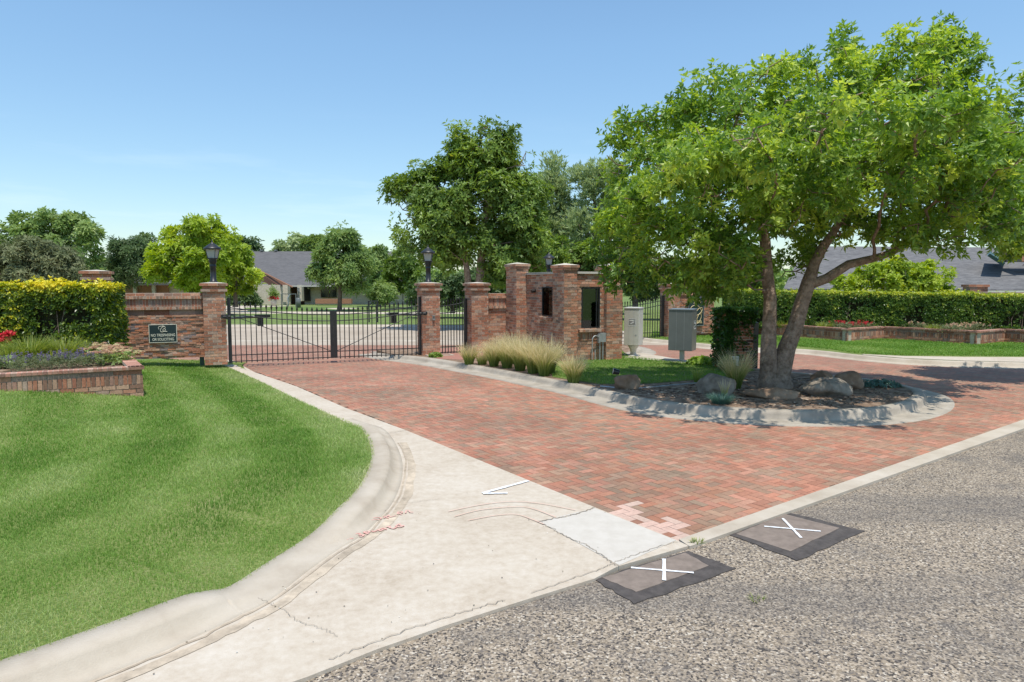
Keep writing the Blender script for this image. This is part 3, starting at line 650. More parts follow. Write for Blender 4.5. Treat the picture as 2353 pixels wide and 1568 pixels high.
def lawn_var(P):
    v = .46 + .20 * nz2(P, .75, 3) + .16 * nz2(P, 2.2, 8)
    ph = np.sqrt((P[:, 0] + 9.5) ** 2 * .8 + (P[:, 1] - 3.) ** 2) * 2.3 + 1.2 * nz2(P, .3, 5); dd_, _ = dpath(P); v += .17 * np.tanh(2.2 * np.sin(dd_ * 4.3 + .8 * nz2(P, .25, 5))) * np.exp(-dd_ * .08)
    v += (RS.rand(len(P)) - .5) * .34; return v
d_, _ = dpath(P); var = lawn_var(P); var += .35 * np.exp(-d_ * 9)
P3 = np.column_stack([P, lawnz(P)]); print('blades', len(P3))
sc = np.clip(P3[:, 1] / 6., .8, 2.4)
turf('lawn_grass', P3, .036 * np.clip(sc, .9, 1.25), .0042 * sc, var, 'mown lawn grass of the big front lawn left of the brick drive')

# ------------------------------------------------------------------ island with kerb
IP = [(866, 811, .05), (900, 814, .12), (960, 819, .15), (1019.6, 826.5, .15), (1154.6, 849, .15), (1274.6, 871.5, .15), (1337.6, 883.5, .15), (1469.6, 912, .17), (1560, 925, .18), (1637, 932, .18), (1730, 938, .18), (1820, 940.6, .18), (1900, 940, .18), (1967, 937.7, .18), (2030, 931, .18), (2075, 921, .18), (2099, 908, .18), (2099, 897, .17), (2080, 889, .16), (2040, 880, .15), (1985, 871, .15), (1900, 863, .15), (1820, 856, .15), (1747, 849, .15), (1647, 840, .15), (1560, 830, .15), (1430, 817, .15)]
ip = [(*G(u, v, h)[:2], h) for u, v, h in IP] + [(4.2, 23, .15), (3.6, 25.6, .15), (.5, 25.4, .12), (-2.6, 23.6, .1)]
ip.append(ip[0]); ipath = smooth_path(ip, 6); ixy = [p[:2] for p in ipath]; ih = [p[2] for p in ipath]
def iprof(i):
    h = ih[i]; return [(-.03, -.05), (-.02, h - .005), (.05, h), (.14, h - .003), (.175, h - .022), (.195, h - .06), (.215, .05), (.24, .031), (.45, .029), (.66, .031), (.665, -.05)]
sweep('kerb', ixy, iprof, M['shaded_curb'], side=1)
isl = [Vector((p[0], p[1], 0)) for p in ixy[:-1]]
slab('island_soil', isl, -.05, .135, M['soil'])
lawn_i = [G(1270, 866, .15), G(1380, 882, .15), G(1500, 880, .15), G(1600, 872, .15), G(1690, 862, .15), G(1735, 850, .15), G(1650, 842, .15), G(1560, 831, .15), G(1445, 819, .15), Vector((3.6, 22.5, 0)), Vector((.6, 24, 0)), Vector((1.0, 19.5, 0))]
slab('island_lawn', lawn_i, .1, .148, M['lawn'])
Pi = sample_poly(lawn_i, 26000); turf('island_grass', np.column_stack([Pi, np.full(len(Pi), .148)]), .035, .011, .3 + .25 * nz2(Pi, 1.1, 6) + (RS.rand(len(Pi)) - .5) * .2, 'shaded grass of the island lawn between guardhouse and tree')
slab('flared_gutter', [G(2075, 958), G(2130, 930), G(2142, 905), G(2185, 938), G(2165, 948), G(2120, 962), G(1990, 976), G(1960, 975)], 0, .0275, M['curb'])
# walkway between the two small pillars
slab('walkway', [G(1003, 835), G(1003, 812), G(1070, 806), G(1120, 812), G(1165, 820), G(1060, 838), G(1020, 836)], .1, .142, noisy('red_walk_paving', (.27, .13, .1), (.4, .2, .15), 14, .85, .003))
slab('mailbox_pad', [G(1437, 822, .15), G(1640, 840, .15), G(1655, 835, .15), G(1560, 826, .15), G(1480, 812, .15), G(1432, 812, .15)], .1, .152, M['curb'])
# twigs and bark chips on the mulch
mb = MB(); beds = [G(1380, 890, .14), G(1470, 908, .14), G(1637, 930, .14), G(1900, 938, .14), G(2060, 922, .14), G(2085, 900, .14), G(2030, 884, .14), G(1820, 866, .14), G(1740, 862, .14), G(1600, 878, .14)]
for p in sample_poly(beds, 1500):
    an = random.uniform(0, 6.28); l = random.uniform(.02, .07); wd = random.uniform(.006, .02); c = random.choice([(.30, .22, .16), (.18, .12, .09), (.10, .07, .05), (.42, .33, .25)])
    dx, dy = math.cos(an) * l, math.sin(an) * l; z = .137; mb.add([(p[0] - dx - dy * .2, p[1] - dy, z), (p[0] + dy * .2, p[1] - dx * .2, z + wd), (p[0] + dx, p[1] + dy, z + .004), (p[0] - dy * .3, p[1] + dx * .3, z)], [(0, 1, 2, 3)], c)
tag(mb.build('mulch_chips', attr_mat('chips', .9, .1, 20, .8, 1.2, 0)), 'loose bark chips scattered over the mulch around the trunk', 'bark chips', None, 'stuff')

# ------------------------------------------------------------------ right lawn and far kerb of the exit lane
RP = [(1482, 776), (1560, 784), (1658, 793.5), (1740, 799), (1820, 801), (1890, 806), (1967, 814.5), (2077, 824), (2220, 830), (2353, 833)]
rp_ = [tuple(G(u, v, .15)[:2]) for u, v in RP]; rp_ = [(5.2, 38), (5.2, 31)] + rp_ + [(15.5, 18.2), (18, 18.3), (21.5, 19.5), (26, 24)]
rpath = smooth_path(rp_, 6)
sweep('kerb', rpath, lambda i: [(-.05, -.05), (-.02, .147), (.12, .152), (.16, .12), (.19, .05), (.22, .031), (.5 , .03), (.51, -.05)], M['curb'], side=1)
rl = [Vector((p[0], p[1], 0)) for p in rpath] + [Vector((45, 30, 0)), Vector((60, 60, 0)), Vector((6, 60, 0))]
slab('right_lawn', rl, -.05, .142, M['lawn'])
slab('sidewalk', [G(1980, 814.5, .15), G(2077, 819, .15), G(2220, 821, .15), G(2450, 822, .15), G(2450, 835, .15), G(2353, 832.5, .15), G(2220, 829.5, .15), G(2077, 823.5, .15), G(1985, 816, .15)], .1, .158, M['concrete'])
rg = [G(1495, 775, .15), G(1658, 791, .15), G(1820, 795, .15), G(1900, 802, .15), G(1967, 812, .15), G(2077, 817, .15), G(2400, 819, .15), G(2400, 790, .15), G(2050, 780, .15), G(1700, 768, .15), G(1500, 762, .15)]
Pr = sample_poly(rg, 42000); turf('right_lawn_grass', np.column_stack([Pr, np.full(len(Pr), .15)]), .05, .02, .38 + .3 * nz2(Pr, .6, 2) + (RS.rand(len(Pr)) - .5) * .2, 'mown grass strip in front of the zigzag planter wall')
# ------------------------------------------------------------------ gate line frame: origin B, axis U (along gate), W (away)
TH = R(24); B0 = Vector((1.43, 18.8, 0)); U_ = Vector((math.cos(TH), math.sin(TH), 0)); W_ = Vector((-math.sin(TH), math.cos(TH), 0))
def L2W(s, t, z=0): return B0 + U_ * s + W_ * t + Vector((0, 0, z))
def brick_pillar(name, loc, rz, label, group, H=2.2, Wd=.55, z0=.0, cat='pillar'):
    root = empty(name, loc, label, cat, group, rz); h = Wd / 2
    def part(nm, W2, za, zb, **kw):
        mb = MB().frame(loc, rz); brick_block(mb, W2, W2, za, zb, -W2 / 2, -W2 / 2, **kw); mb.build(nm, M['brick'], root)
    part('shaft', Wd, z0, H - .23, wob=.003)
    part('lower_band', Wd + .09, H - .23, H - .155, Lb=.215, course=.075)
    part('neck', Wd + .01, H - .155, H - .075, course=.08)
    part('cap', Wd + .13, H - .075, H, course=.075)
    mb = MB().frame(loc, rz); e = Wd / 2 + .06; mb.add([(-e, -e, H), (e, -e, H), (e, e, H), (-e, e, H), (0, 0, H + .035)], [(0, 1, 4), (1, 2, 4), (2, 3, 4), (3, 0, 4)], (.55, .5, .42)); mb.build('mortar_top', M['brick'], root)
    return root
GP = 'brick gate pillars'
pl1 = brick_pillar('gate_pillar', L2W(-8.79 + .0, 3.37 + .28, .12), TH, 'brick gate pillar with lamp on top beside the no trespassing wall', GP)
pl2 = copy_tree(pl1, L2W(-2.99 + .24, 3.37 + .28, .13), TH, label='brick gate pillar with lamp at the right end of the black double gate')
pl3 = copy_tree(pl1, L2W(-1.49 + .27, 3.5, .13), TH, label='brick pillar without a lamp where the low brick wall meets the small side gate')
pl4 = copy_tree(pl1, L2W(2.85, 6.5, .13), TH, label='brick pillar with lamp mostly hidden behind the guardhouse')
pl5 = copy_tree(pl1, PT(1539, 700, 28.0) * 1, TH, label='brick pillar at the far side of the exit lane left of the gold lettered sign wall'); pl5.location.z = .13
c = PT(223, 640, 17.4); pl6 = copy_tree(pl1, (c.x, c.y, .42), TH, label='brick pillar whose top rises behind the trimmed yellow hedge')
def lamp(loc, label):
    root = empty('post_lamp', loc, label, 'lamp', 'black lantern lamps on brick pillars'); x, y, z = loc
    mb = MB().frame(loc); mb.lathe([(.0, 0), (.11, 0), (.11, .03), (.075, .05), (.075, .42), (.085, .43), (.085, .45), (.075, .46), (.075, .50), (.10, .56), (.10, .62)], sides=12); mb.build('post', M['black'], root)
    mb = MB().frame(loc); mb.lathe([(.10, .62), (.145, .64), (.145, .655), (0, .655)], sides=8); 
    for k in range(4):
        a = math.pi / 4 + k * math.pi / 2; mb.tube([(math.cos(a) * .135, math.sin(a) * .135, .65), (math.cos(a) * .19, math.sin(a) * .19, .89)], .009, 5)
    mb.build('cage', M['black'], root)
    mb = MB().frame(loc); mb.lathe([(.13, .656), (.18, .885)], sides=4, rot=math.pi / 4, smooth=False); mb.lathe([(0, .66), (.05, .66), (.055, .8), (.03, .86), (0, .87)], sides=10); mb.build('glass_pane', M['frost'], root)
    mb = MB().frame(loc); mb.lathe([(.0, .885), (.215, .885), (.225, .895), (.225, .915), (.19, .945), (.13, .99), (.08, 1.03), (.05, 1.045), (.05, 1.06), (.02, 1.075), (.02, 1.09), (.012, 1.10), (.004, 1.15), (0, 1.151)], sides=16); mb.build('lamp_cap', M['black'], root)
    return root
lm1 = lamp(tuple(pl1.location + Vector((0, 0, 2.22))), 'black lantern on the pillar beside the no trespassing wall, leftmost of the three')
copy_tree(lm1, pl2.location + Vector((0, 0, 2.22)), label='black lantern on the pillar right of the black double gate')
copy_tree(lm1, pl4.location + Vector((0, 0, 2.26)), label='black lantern showing only its head above the guardhouse roof')
# sign wall left
def sign_wall(name, label, o2, Wl, z0, H, rz, D=.4):
    loc = Vector((o2.x, o2.y, z0)); root = empty(name, loc, label, 'wall', None, rz)
    def part(nm, za, zb, ex, **kw):
        mb = MB().frame(loc, rz); brick_block(mb, Wl, D + 2 * ex, za, zb, 0, -ex, **kw); return mb.build(nm, M['brick'], root)
    b = H - .58
    part('rubble_face', 0.0, b, 0, course=.052, Lb=.19, pal=PAL + [((.5, .2, .1), 4), ((.2, .19, .2), 4)], proud=.018, jit=.016, wob=.006, joint=.008)
    part('plain_band', b, b + .14, -.015, course=.14, Lb=.6, pal=PALD, joint=.006)
    part('lower_ledge', b + .14, b + .22, .045, course=.08, Lb=.075)
    part('soldier_course', b + .22, b + .42, -.005, course=.2, Lb=.072, pal=PALD)
    part('upper_ledge', b + .42, b + .50, .045, course=.08, Lb=.075)
    part('top_course', b + .50, H, .0, course=.08)
    return root
o2 = pl1.location - U_ * (.27 + 2.02) + W_ * -.12
sw = sign_wall('sign_wall', 'brick wall with layered ledges that carries the no trespassing sign', o2, 2.0, .34, 1.72, TH)
mb = MB().frame((o2.x, o2.y, .1), TH); mb.box(1.88, 1.99, .08, .3, 0, .25); mb.box(.05, .2, .08, .3, 0, .25); mb.build('footing', M['teal'], sw)
# lettering helper
def text_mesh(body, size, mat, parent, origin, rz, extrude=.004, align='CENTER', name='lettering', wide=1.0, shear=0, bold=0.0):
    cu = bpy.data.curves.new('t', 'FONT'); cu.body = body; cu.size = size; cu.extrude = extrude; cu.align_x = align; cu.align_y = 'CENTER'; cu.shear = shear; cu.offset = bold
    to = bpy.data.objects.new('t', cu); COL.objects.link(to); dg = bpy.context.evaluated_depsgraph_get(); me = bpy.data.meshes.new_from_object(to.evaluated_get(dg)); bpy.data.objects.remove(to)
    Mx = Matrix.Translation(origin) @ Matrix.Rotation(rz, 4, 'Z') @ Matrix.Rotation(R(90), 4, 'X') @ Matrix.Diagonal((wide, 1, 1, 1))
    me.transform(Mx)
    n = len(me.vertices); a = np.zeros(n * 3); me.vertices.foreach_get('co', a); a = tolocal(a.reshape(-1, 3), parent); me.vertices.foreach_set('co', a.ravel().astype(np.float32)); me.materials.clear(); me.materials.append(mat)
    o = bpy.data.objects.new(name, me); COL.objects.link(o); o.parent = parent; return o
def script_stroke(mb, pts, r, n=7):
    mb.tube(smooth_path(pts, n), r, 6)
sc_ = o2 + U_ * 1.03 - W_ * .035; sc_.z = 1.0
sg = empty('warning_sign', sc_, 'dark green sign reading no trespassing or soliciting', 'sign', None, TH)
mb = MB().frame(sc_, TH); mb.box(-.32, .32, -.03, 0, -.235, .235); mb.build('sign_board', M['signface'], sg)
mb = MB().frame(sc_, TH)
for a_, b_, c_, d_ in ((-.325, .325, .227, .24), (-.325, .325, -.24, -.227), (-.33, -.317, -.24, .24), (.317, .33, -.24, .24)): mb.box(a_, b_, -.036, -.002, c_, d_)
mb.build('border', M['ivory'], sg)
FW = lambda s, z: sc_ + U_ * s - W_ * .034 + Vector((0, 0, z))
text_mesh('NO TRESPASSING', .098, M['ivory'], sg, FW(0, -.045), TH, .002, wide=.74, bold=.001)
text_mesh('OR SOLICITING', .098, M['ivory'], sg, FW(0, -.155), TH, .002, wide=.74, bold=.001)
mb = MB().frame(sc_ - Vector((0, 0, .02)), TH); Y = -.036
script_stroke(mb, [(-.09, Y, .13), (-.10, Y, .19), (-.03, Y, .215), (.04, Y, .20), (.06, Y, .17)], .006)
script_stroke(mb, [(.05, Y, .21), (-.02, Y, .18), (-.06, Y, .10), (-.04, Y, .065), (.02, Y, .07), (.06, Y, .11), (.04, Y, .15), (.0, Y, .12), (.02, Y, .08), (.10, Y, .07)], .007)
script_stroke(mb, [(-.01, Y, .25), (.02, Y, .22), (.0, Y, .2)], .004); mb.build('emblem', M['ivory'], sg)

# ------------------------------------------------------------------ gates
def gate_leaf(name, label, s0, s1, t, zh=(1.66, 1.42), zr=(1.49, 1.24), zb=.18, npk=19, hinge='l', group='leaves of the black double gate', opener=True, meet=True, ztop=.13):
    base = L2W(s0, t); root = empty(name, base, label, 'gate', group, TH); Wd = s1 - s0
    F_ = lambda x, z, y=0: (x, y, z)
    def curve(a, x):
        q = x / Wd if hinge == 'l' else 1 - x / Wd; return a[1] + (a[0] - a[1]) * (1 - q) ** 1.8
    mb = MB().frame(base, TH)
    hx = 0 if hinge == 'l' else Wd; mx_ = Wd - hx
    mb.box(hx - .045, hx + .045, -.045, .045, .14, 1.92 if opener else 1.85); mb.build('hinge_post', M['black'], root)
    if meet:
        mb = MB().frame(base, TH); q = .0; mb.box(mx_ - .05 if hinge == 'l' else mx_ - .04, mx_ + .04 if hinge == 'l' else mx_ + .05, -.035, .035, zb - .02, 1.53); mb.build('meeting_stile', M['black'], root)
    mb = MB().frame(base, TH)
    for a in (zh, zr): mb.tube([F_(x, curve(a, x)) for x in np.linspace(0, Wd, 14)], .015, 6)
    mb.build('curved_rails', M['black'], root)
    for z in (zb, zb + .17):
        mb = MB().frame(base, TH); mb.box(0, Wd, -.014, .014, z - .012, z + .012); mb.build('bottom_rail', M['black'], root)
    mb = MB().frame(base, TH)
    for k in range(1, npk + 1):
        x = Wd * k / (npk + 1); zt = curve(zh, x) + ztop; mb.box(x - .012, x + .012, -.012, .012, zb - .05, zt - .02)
        mb.lathe([(.006, zt - .05), (.027, zt - .035), (.016, zt - .02), (.032, zt), (.002, zt + .085)], x, 0, 6)
    mb.build('pickets', M['black'], root)
    if opener:
        mb = MB().frame(base, TH); mb.tube([F_(hx, zr[0] - .02, -.02), F_(mx_, zb + .17, -.02)], .011, 6); mb.build('diagonal_brace', M['black'], root)
        sg_ = 1 if hinge == 'l' else -1
        mb = MB().frame(base, TH); mb.tube([F_(hx + sg_ * -.25, 1.36, .09), F_(hx + sg_ * 1.02, 1.40, .10)], .035, 8); ar = mb.build('opener_arm', M['grey_metal'], root)
        mb = MB().frame(base, TH); x = hx + sg_ * .80; mb.box(x - .08, x + .08, .04, .16, 1.13, 1.43); mb.box(x - .15, x + .27 if sg_ > 0 else x + .15, .03, .12, 1.37, 1.45); mb.build('motor_box', M['dark_glassy'], root)
    return root
gl = -8.79 + .36; gr_ = -2.99 - .06; gm = (gl + gr_) / 2 + .05; GT = 3.55
gate_leaf('gate_leaf', 'left leaf of the black iron double gate, hinged at the no trespassing wall', gl, gm, GT)
gate_leaf('gate_leaf', 'right leaf of the black iron double gate, hinged at the middle lamp pillar', gm + .09, gr_, GT, hinge='r', npk=18)
gate_leaf('gate_leaf', 'small black iron pedestrian gate between two brick pillars', -2.99 + .24 + .34, -1.49 - .06, GT + .1, zh=(1.74, 1.62), zr=(1.52, 1.40), npk=8, hinge='r', opener=False, meet=False, group='pedestrian gate')
pz = L2W(2.85 + .4, 6.4); pe = pl5.location - U_ * .35
# exit gate
def exit_gate(p, q, label, hinge):
    global B0
    ob = B0; B0 = Vector((p.x, p.y, 0)); r = gate_leaf('gate_leaf', label, 0, (q - p).length, 0, hinge=hinge, npk=18, opener=False, group='leaves of the exit gate', meet=True); B0 = ob; return r
qq = Vector((pe.x, pe.y, 0)); q0 = qq - U_ * 4.6; mid = (qq + q0) / 2
exit_gate(q0, mid, 'black exit gate leaf hidden mostly behind the pale mailbox cabinet', 'l'); exit_gate(mid, qq, 'black exit gate leaf visible between the two mailbox cabinets', 'r')
# brackets
for pl, lab, sx in ((pl1, 'black hinge bracket on the left gate pillar', 1), (pl2, 'black hinge bracket on the middle gate pillar', -1)):
    p = pl.location + U_ * (sx * .2) - W_ * .3; p.z = 1.42
    r = empty('hinge_bracket', p, lab, 'bracket', 'gate brackets', TH); mb = MB().frame(p, TH); mb.box(-.13 if sx < 0 else -.05, .05 if sx < 0 else .13, -.06, .03, -.05, .05); mb.tube([(sx * .0, -.05, 0), (sx * .18, -.02, .0)], .03, 8); mb.build('bracket_body', M['black'], r)
p = pl2.location - W_ * .3 + U_ * .06; p.z = 1.28
r = empty('key_switch', p, 'small grey key switch box on the middle gate pillar', 'switch box', None, TH); mb = MB().frame(p, TH); mb.box(-.035, .035, -.04, .02, -.07, .07); mb.build('box_body', M['alu'], r); mb = MB().frame(p, TH); mb.box(-.02, .02, -.05, -.04, -.02, .05); mb.build('switch_face', M['dark_glassy'], r)

# ------------------------------------------------------------------ low wall and guardhouse
lw = L2W(-1.49 + .5, 3.45, .13); root = empty('low_wall', lw, 'low brick wall with ledges joining pillar and guardhouse', 'wall', None, TH)
Wl = 1.15
for nm, za, zb, ex, kw in (('wall_body', 0, 1.40, 0, dict(wob=.003)), ('lower_ledge', 1.40, 1.48, .05, dict(course=.08, Lb=.075)), ('soldier_course', 1.48, 1.72, 0, dict(course=.2, Lb=.072, pal=PALD)), ('top_ledge', 1.72, 1.80, .045, dict(course=.08, Lb=.075)), ('coping_course', 1.80, 1.88, .0, {})):
    mb = MB().frame(lw, TH); brick_block(mb, Wl, .35 + 2 * ex, za, zb, 0, -ex, **kw); mb.build(nm, M['brick'], root)
g0 = L2W(0, 0, .14); gh = empty('guardhouse', g0, 'small brick guardhouse with corner pilasters and black framed windows', 'guardhouse', None, TH)
HW = 2.46
# walls with openings (front = t 0.12 plane, left = s 0.1 plane)
def wall_part(name, fn):
    mb = MB().frame(g0, TH); fn(mb); return mb.build(name, M['brick'], gh)
WR = (.62, 1.23, .90, 2.07)      # right-face window s0,s1,z0,z1
WL = (.86, 1.56, 1.21, 2.1)      # left-face window t0,t1,z0,z1
def front(mb):
    y = .13; s0, s1, z0, z1 = WR
    for x0, x1, a, b in ((.40, s0, 0, HW), (s1, 1.5, 0, HW), (s0, s1, 0, z0), (s0, s1, z1, HW)): mb.box(x0 + .001, x1 - .001, y + .002, y + .2, a, b, MORT)
    bricks(mb, (.40, y, 0), (1, 0), 1.1, 0, HW, holes=[(s0 - .40, s1 - .40, z0, z1)], wob=.003)
    bricks(mb, (.52, y - .045, 0), (1, 0), .8, .18, .62, course=.2, Lb=.07, pal=PALD, proud=.0) if False else None
wall_part('front_wall', front)
def left(mb):
    x = .1; t0, t1, z0, z1 = WL; T1 = 3.5
    for a0, a1, a, b in ((.3, t0, 0, HW), (t1, T1, 0, HW), (t0, t1, 0, z0), (t0, t1, z1, HW)): mb.box(x + .002, x + .2, a0 + .001, a1 - .001, a, b, MORT)
    bricks(mb, (x, T1, 0), (0, -1), T1 - .3, 0, HW, holes=[(T1 - t1, T1 - t0, z0, z1)], wob=.003)
wall_part('side_wall', left)
wall_part('far_side_wall', lambda mb: brick_block(mb, .2, 3.3, 0, HW, 1.7, .3))
wall_part('back_wall', lambda mb: brick_block(mb, 1.8, .2, 0, HW, .05, 3.4))
def pil(name, x, y, w_, d_, H):
    def fn(mb): brick_block(mb, w_, d_, 0, H - .15, x, y, wob=.003); brick_block(mb, w_ + .05, d_ + .05, H - .15, H - .075, x - .025, y - .025); brick_block(mb, w_ + .1, d_ + .1, H - .075, H, x - .05, y - .05)
    o = wall_part(name, fn)
    mb = MB().frame(g0, TH); e = .05; cx_, cy_ = x + w_ / 2, y + d_ / 2
    mb.add([(x - e, y - e, H), (x + w_ + e, y - e, H), (x + w_ + e, y + d_ + e, H), (x - e, y + d_ + e, H), (cx_, cy_, H + .06)], [(0, 1, 4), (1, 2, 4), (2, 3, 4), (3, 0, 4)], (.55, .5, .4)); c_ = mb.build('pilaster_cap', M['brick'], gh); c_.parent = o; c_.location = (0, 0, 0)
pil('corner_pilaster', 0, 0, .40, .66, 2.68); pil('corner_pilaster', 1.36, -.02, .52, .6, 2.68); pil('corner_pilaster', -.25, 2.62, .4, .78, 2.78); pil('corner_pilaster', 1.5, 2.9, .45, .6, 2.72)
mb = MB().frame(g0, TH); mb.box(.05, 1.88, .1, 3.55, HW, HW + .03, (.5, .47, .4)); mb.build('roof_slab', M['brick'], gh)
mb = MB().frame(g0, TH)
mb.box(.40, 1.38, .07, .11, HW - .015, HW + .045); mb.box(.05, .09, .66, 2.62, HW - .015, HW + .045); mb.build('roof_trim', M['coping'], gh)
mb = MB().frame(g0, TH); mb.box(.3, 1.75, .34, 3.35, .02, .05); mb.build('floor', M['curb'], gh)
# soldier header over front window, sill
wall_part('lintel', lambda mb: (mb.box(.58, 1.27, .12, .2, WR[3] + .02, WR[3] + .09, MORT), bricks(mb, (.56, .115, 0), (1, 0), .72, WR[3] + .01, WR[3] + .10, course=.09, Lb=.3, pal=PAL)))
wall_part('sill', lambda mb: brick_block(mb, .8, .2, WR[2] - .09, WR[2] - .01, .53, .05, course=.08, Lb=.1))
wall_part('sill', lambda mb: brick_block(mb, .2, .84, WL[2] - .09, WL[2] - .01, .03, WL[0] - .07, course=.08, Lb=.1))
wall_part('recessed_panel', lambda mb: brick_block(mb, .66, .05, WR[2] - .33, WR[2] - .12, .6, .112, course=.21, Lb=.07, pal=PALD, faces='f', proud=.004))
def window(kind, s0, s1, z0, z1):
    root = gh; f = .045
    def bx(mb, a, b, c, d, dep0, dep1):
        if kind == 'f': mb.box(a, b, .155 + dep0, .155 + dep1, c, d)
        else: mb.box(.125 + dep0, .125 + dep1, a, b, c, d)
    mb = MB().frame(g0, TH)
    bx(mb, s0, s0 + f, z0, z1, -.03, .05); bx(mb, s1 - f, s1, z0, z1, -.03, .05); bx(mb, s0 + f, s1 - f, z0, z0 + f, -.03, .05); bx(mb, s0 + f, s1 - f, z1 - f, z1, -.03, .05)
    if kind == 'f': bx(mb, s1 - .12, s1 - .09, z0 + f, z1 - f, -.02, .03)
    fr = mb.build('window', M['black'], gh)
    mb = MB().frame(g0, TH); bx(mb, s0 + f, s1 - f, z0 + f, z1 - f, .0, .006); p_ = mb.build('pane', M['glass'], gh); p_.parent = fr
window('f', *WR); window('s', *WL)
# far-side window opening gives a lighter inside
mb = MB().frame(g0, TH); mb.box(.55, 1.3, 3.36, 3.385, 1.1, 2.1); mb.build('inner_window', M['frost'], gh)
# electric boxes
p = L2W(1.0, .05, .14); r = empty('electric_box', p, 'two small grey electric boxes with bent conduits at the guardhouse foot', 'electric box', None, TH)
mb = MB().frame(p, TH); mb.box(.14, .33, -.10, .0, .52, .78); mb.box(.1, .16, -.09, .0, .5, .74); mb.build('box_body', M['alu'], r)
mb = MB().frame(p, TH)
for x in (.16, .26): mb.tube([(x, -.05, .52), (x, -.05, 0)], .018, 8)
mb.tube(smooth_path([(.1, -.05, .68), (.0, -.05, .70), (-.08, -.05, .62), (-.09, -.05, .4), (-.09, -.05, 0)], 4), .016, 8); mb.tube([(.02, -.03, .3), (.02, -.03, 0)], .02, 8); mb.build('conduit', M['alu'], r)
p = L2W(.05, 2.0, 2.1); r = empty('wall_light', p, 'tiny round camera on the guardhouse side wall beside its window', 'camera', None, TH); mb = MB().frame(p, TH); mb.tube([(.05, 0, 0), (-.08, 0, -.02)], .05, 10); mb.build('housing', M['dark_glassy'], r)

# ------------------------------------------------------------------ mailboxes
def mailbox(name, label, loc, rz, Wd, D, z0, z1, mt, ped, eagle_side, pm):
    root = empty(name, loc, label, 'mailbox', 'cluster mailbox cabinets', rz)
    mb = MB().frame(loc, rz); ch = .04; h = Wd / 2
    mb.prism([(-h, -D / 2), (h, -D / 2), (h, D / 2), (-h, D / 2)], z0, z1 - .03); mb.build('cabinet', mt, root, bevel=.012)
    mb = MB().frame(loc, rz); mb.add([(-h - .01, -D / 2 - .012, z1 - .03), (h + .01, -D / 2 - .012, z1 - .03), (h + .01, D / 2 + .012, z1 - .03), (-h - .01, D / 2 + .012, z1 - .03), (-h - .01, -D / 2 - .012, z1), (h + .01, -D / 2 - .012, z1), (h + .01, D / 2 + .012, z1 + .012), (-h - .01, D / 2 + .012, z1 + .012)],
        [(0, 3, 2, 1), (4, 5, 6, 7), (0, 1, 5, 4), (1, 2, 6, 5), (2, 3, 7, 6), (3, 0, 4, 7)]); mb.build('lid', mt, root)
    mb = MB().frame(loc, rz)
    if ped == 'round': mb.lathe([(0, 0), (.17, 0), (.17, .02), (.10, .05), (.085, .1), (.10, .2), (.15, .28), (.17, z0), (0, z0)], sides=16)
    else: mb.box(-.06, .06, -.05, .05, 0, z0); mb.box(-.14, .14, -.12, .12, 0, .015)
    mb.build('pedestal', pm, root)
    # emblem: framed dark field with a stylised white eagle head
    face = lambda x, z, d: ((x, -D / 2 - d, z) if eagle_side == 'f' else (h + d, x, z))
    ec = .02; ez = z1 - .42; e = .115
    mb = MB().frame(loc, rz)
    def plate(x0, x1, a, b, d, col=None, mi=0): mb.add([face(x0, a, d), face(x1, a, d), face(x1, b, d), face(x0, b, d)], [(0, 1, 2, 3)], col, mi)
    plate(ec - e, ec + e, ez - .09, ez + .10, .003, None, 0); plate(ec - e + .012, ec + e - .012, ez - .078, ez + .088, .005, None, 1)
    mb.add([face(ec - .095, ez + .055, .007), face(ec + .02, ez + .06, .007), face(ec + .085, ez + .03, .007), face(ec + .03, ez + .015, .007), face(ec + .075, ez - .005, .007), face(ec - .02, ez - .06, .007), face(ec - .09, ez - .062, .007), face(ec + .03, ez + .0, .007), face(ec - .09, ez + .035, .007)], [(0, 1, 2, 3, 8), (4, 5, 6, 7)], None, 2)
    plate(ec - e, ec + e, ez - .125, ez - .105, .003, None, 0)
    mb.build('emblem', [M['white'], M['teal'] if mt == M['grey_metal'] else M['alu'], M['white']], root)
    mb = MB().frame(loc, rz)
    for x in (-h * .33, h * .33):
        mb.box(x - .002, x + .002, -D / 2 - .003, -D / 2, z0 + .02, z1 - .05)
    mb.box(-.02 + h * .6, .02 + h * .6, -D / 2 - .006, -D / 2, z0 + .3, z0 + .33) if eagle_side == 'f' else mb.box(h, h + .006, -.14, -.11, z1 - .5, z1 - .47)
    mb.build('door_seams', M['alu'], root); return root
p = G(1455, 818, .152); mailbox('mailbox_cabinet', 'cream cluster mailbox on a round pedestal beside the guardhouse', p, R(-28), .46, .42, .33, 1.45, M['cream_metal'], 'round', 'f', M['cream_metal'])
p = G(1567, 831, .148); mailbox('mailbox_cabinet', 'grey cluster mailbox on a square post in front of the exit gate', p, R(-30), .66, .46, .32, 1.46, M['grey_metal'], 'post', 's', M['alu'])
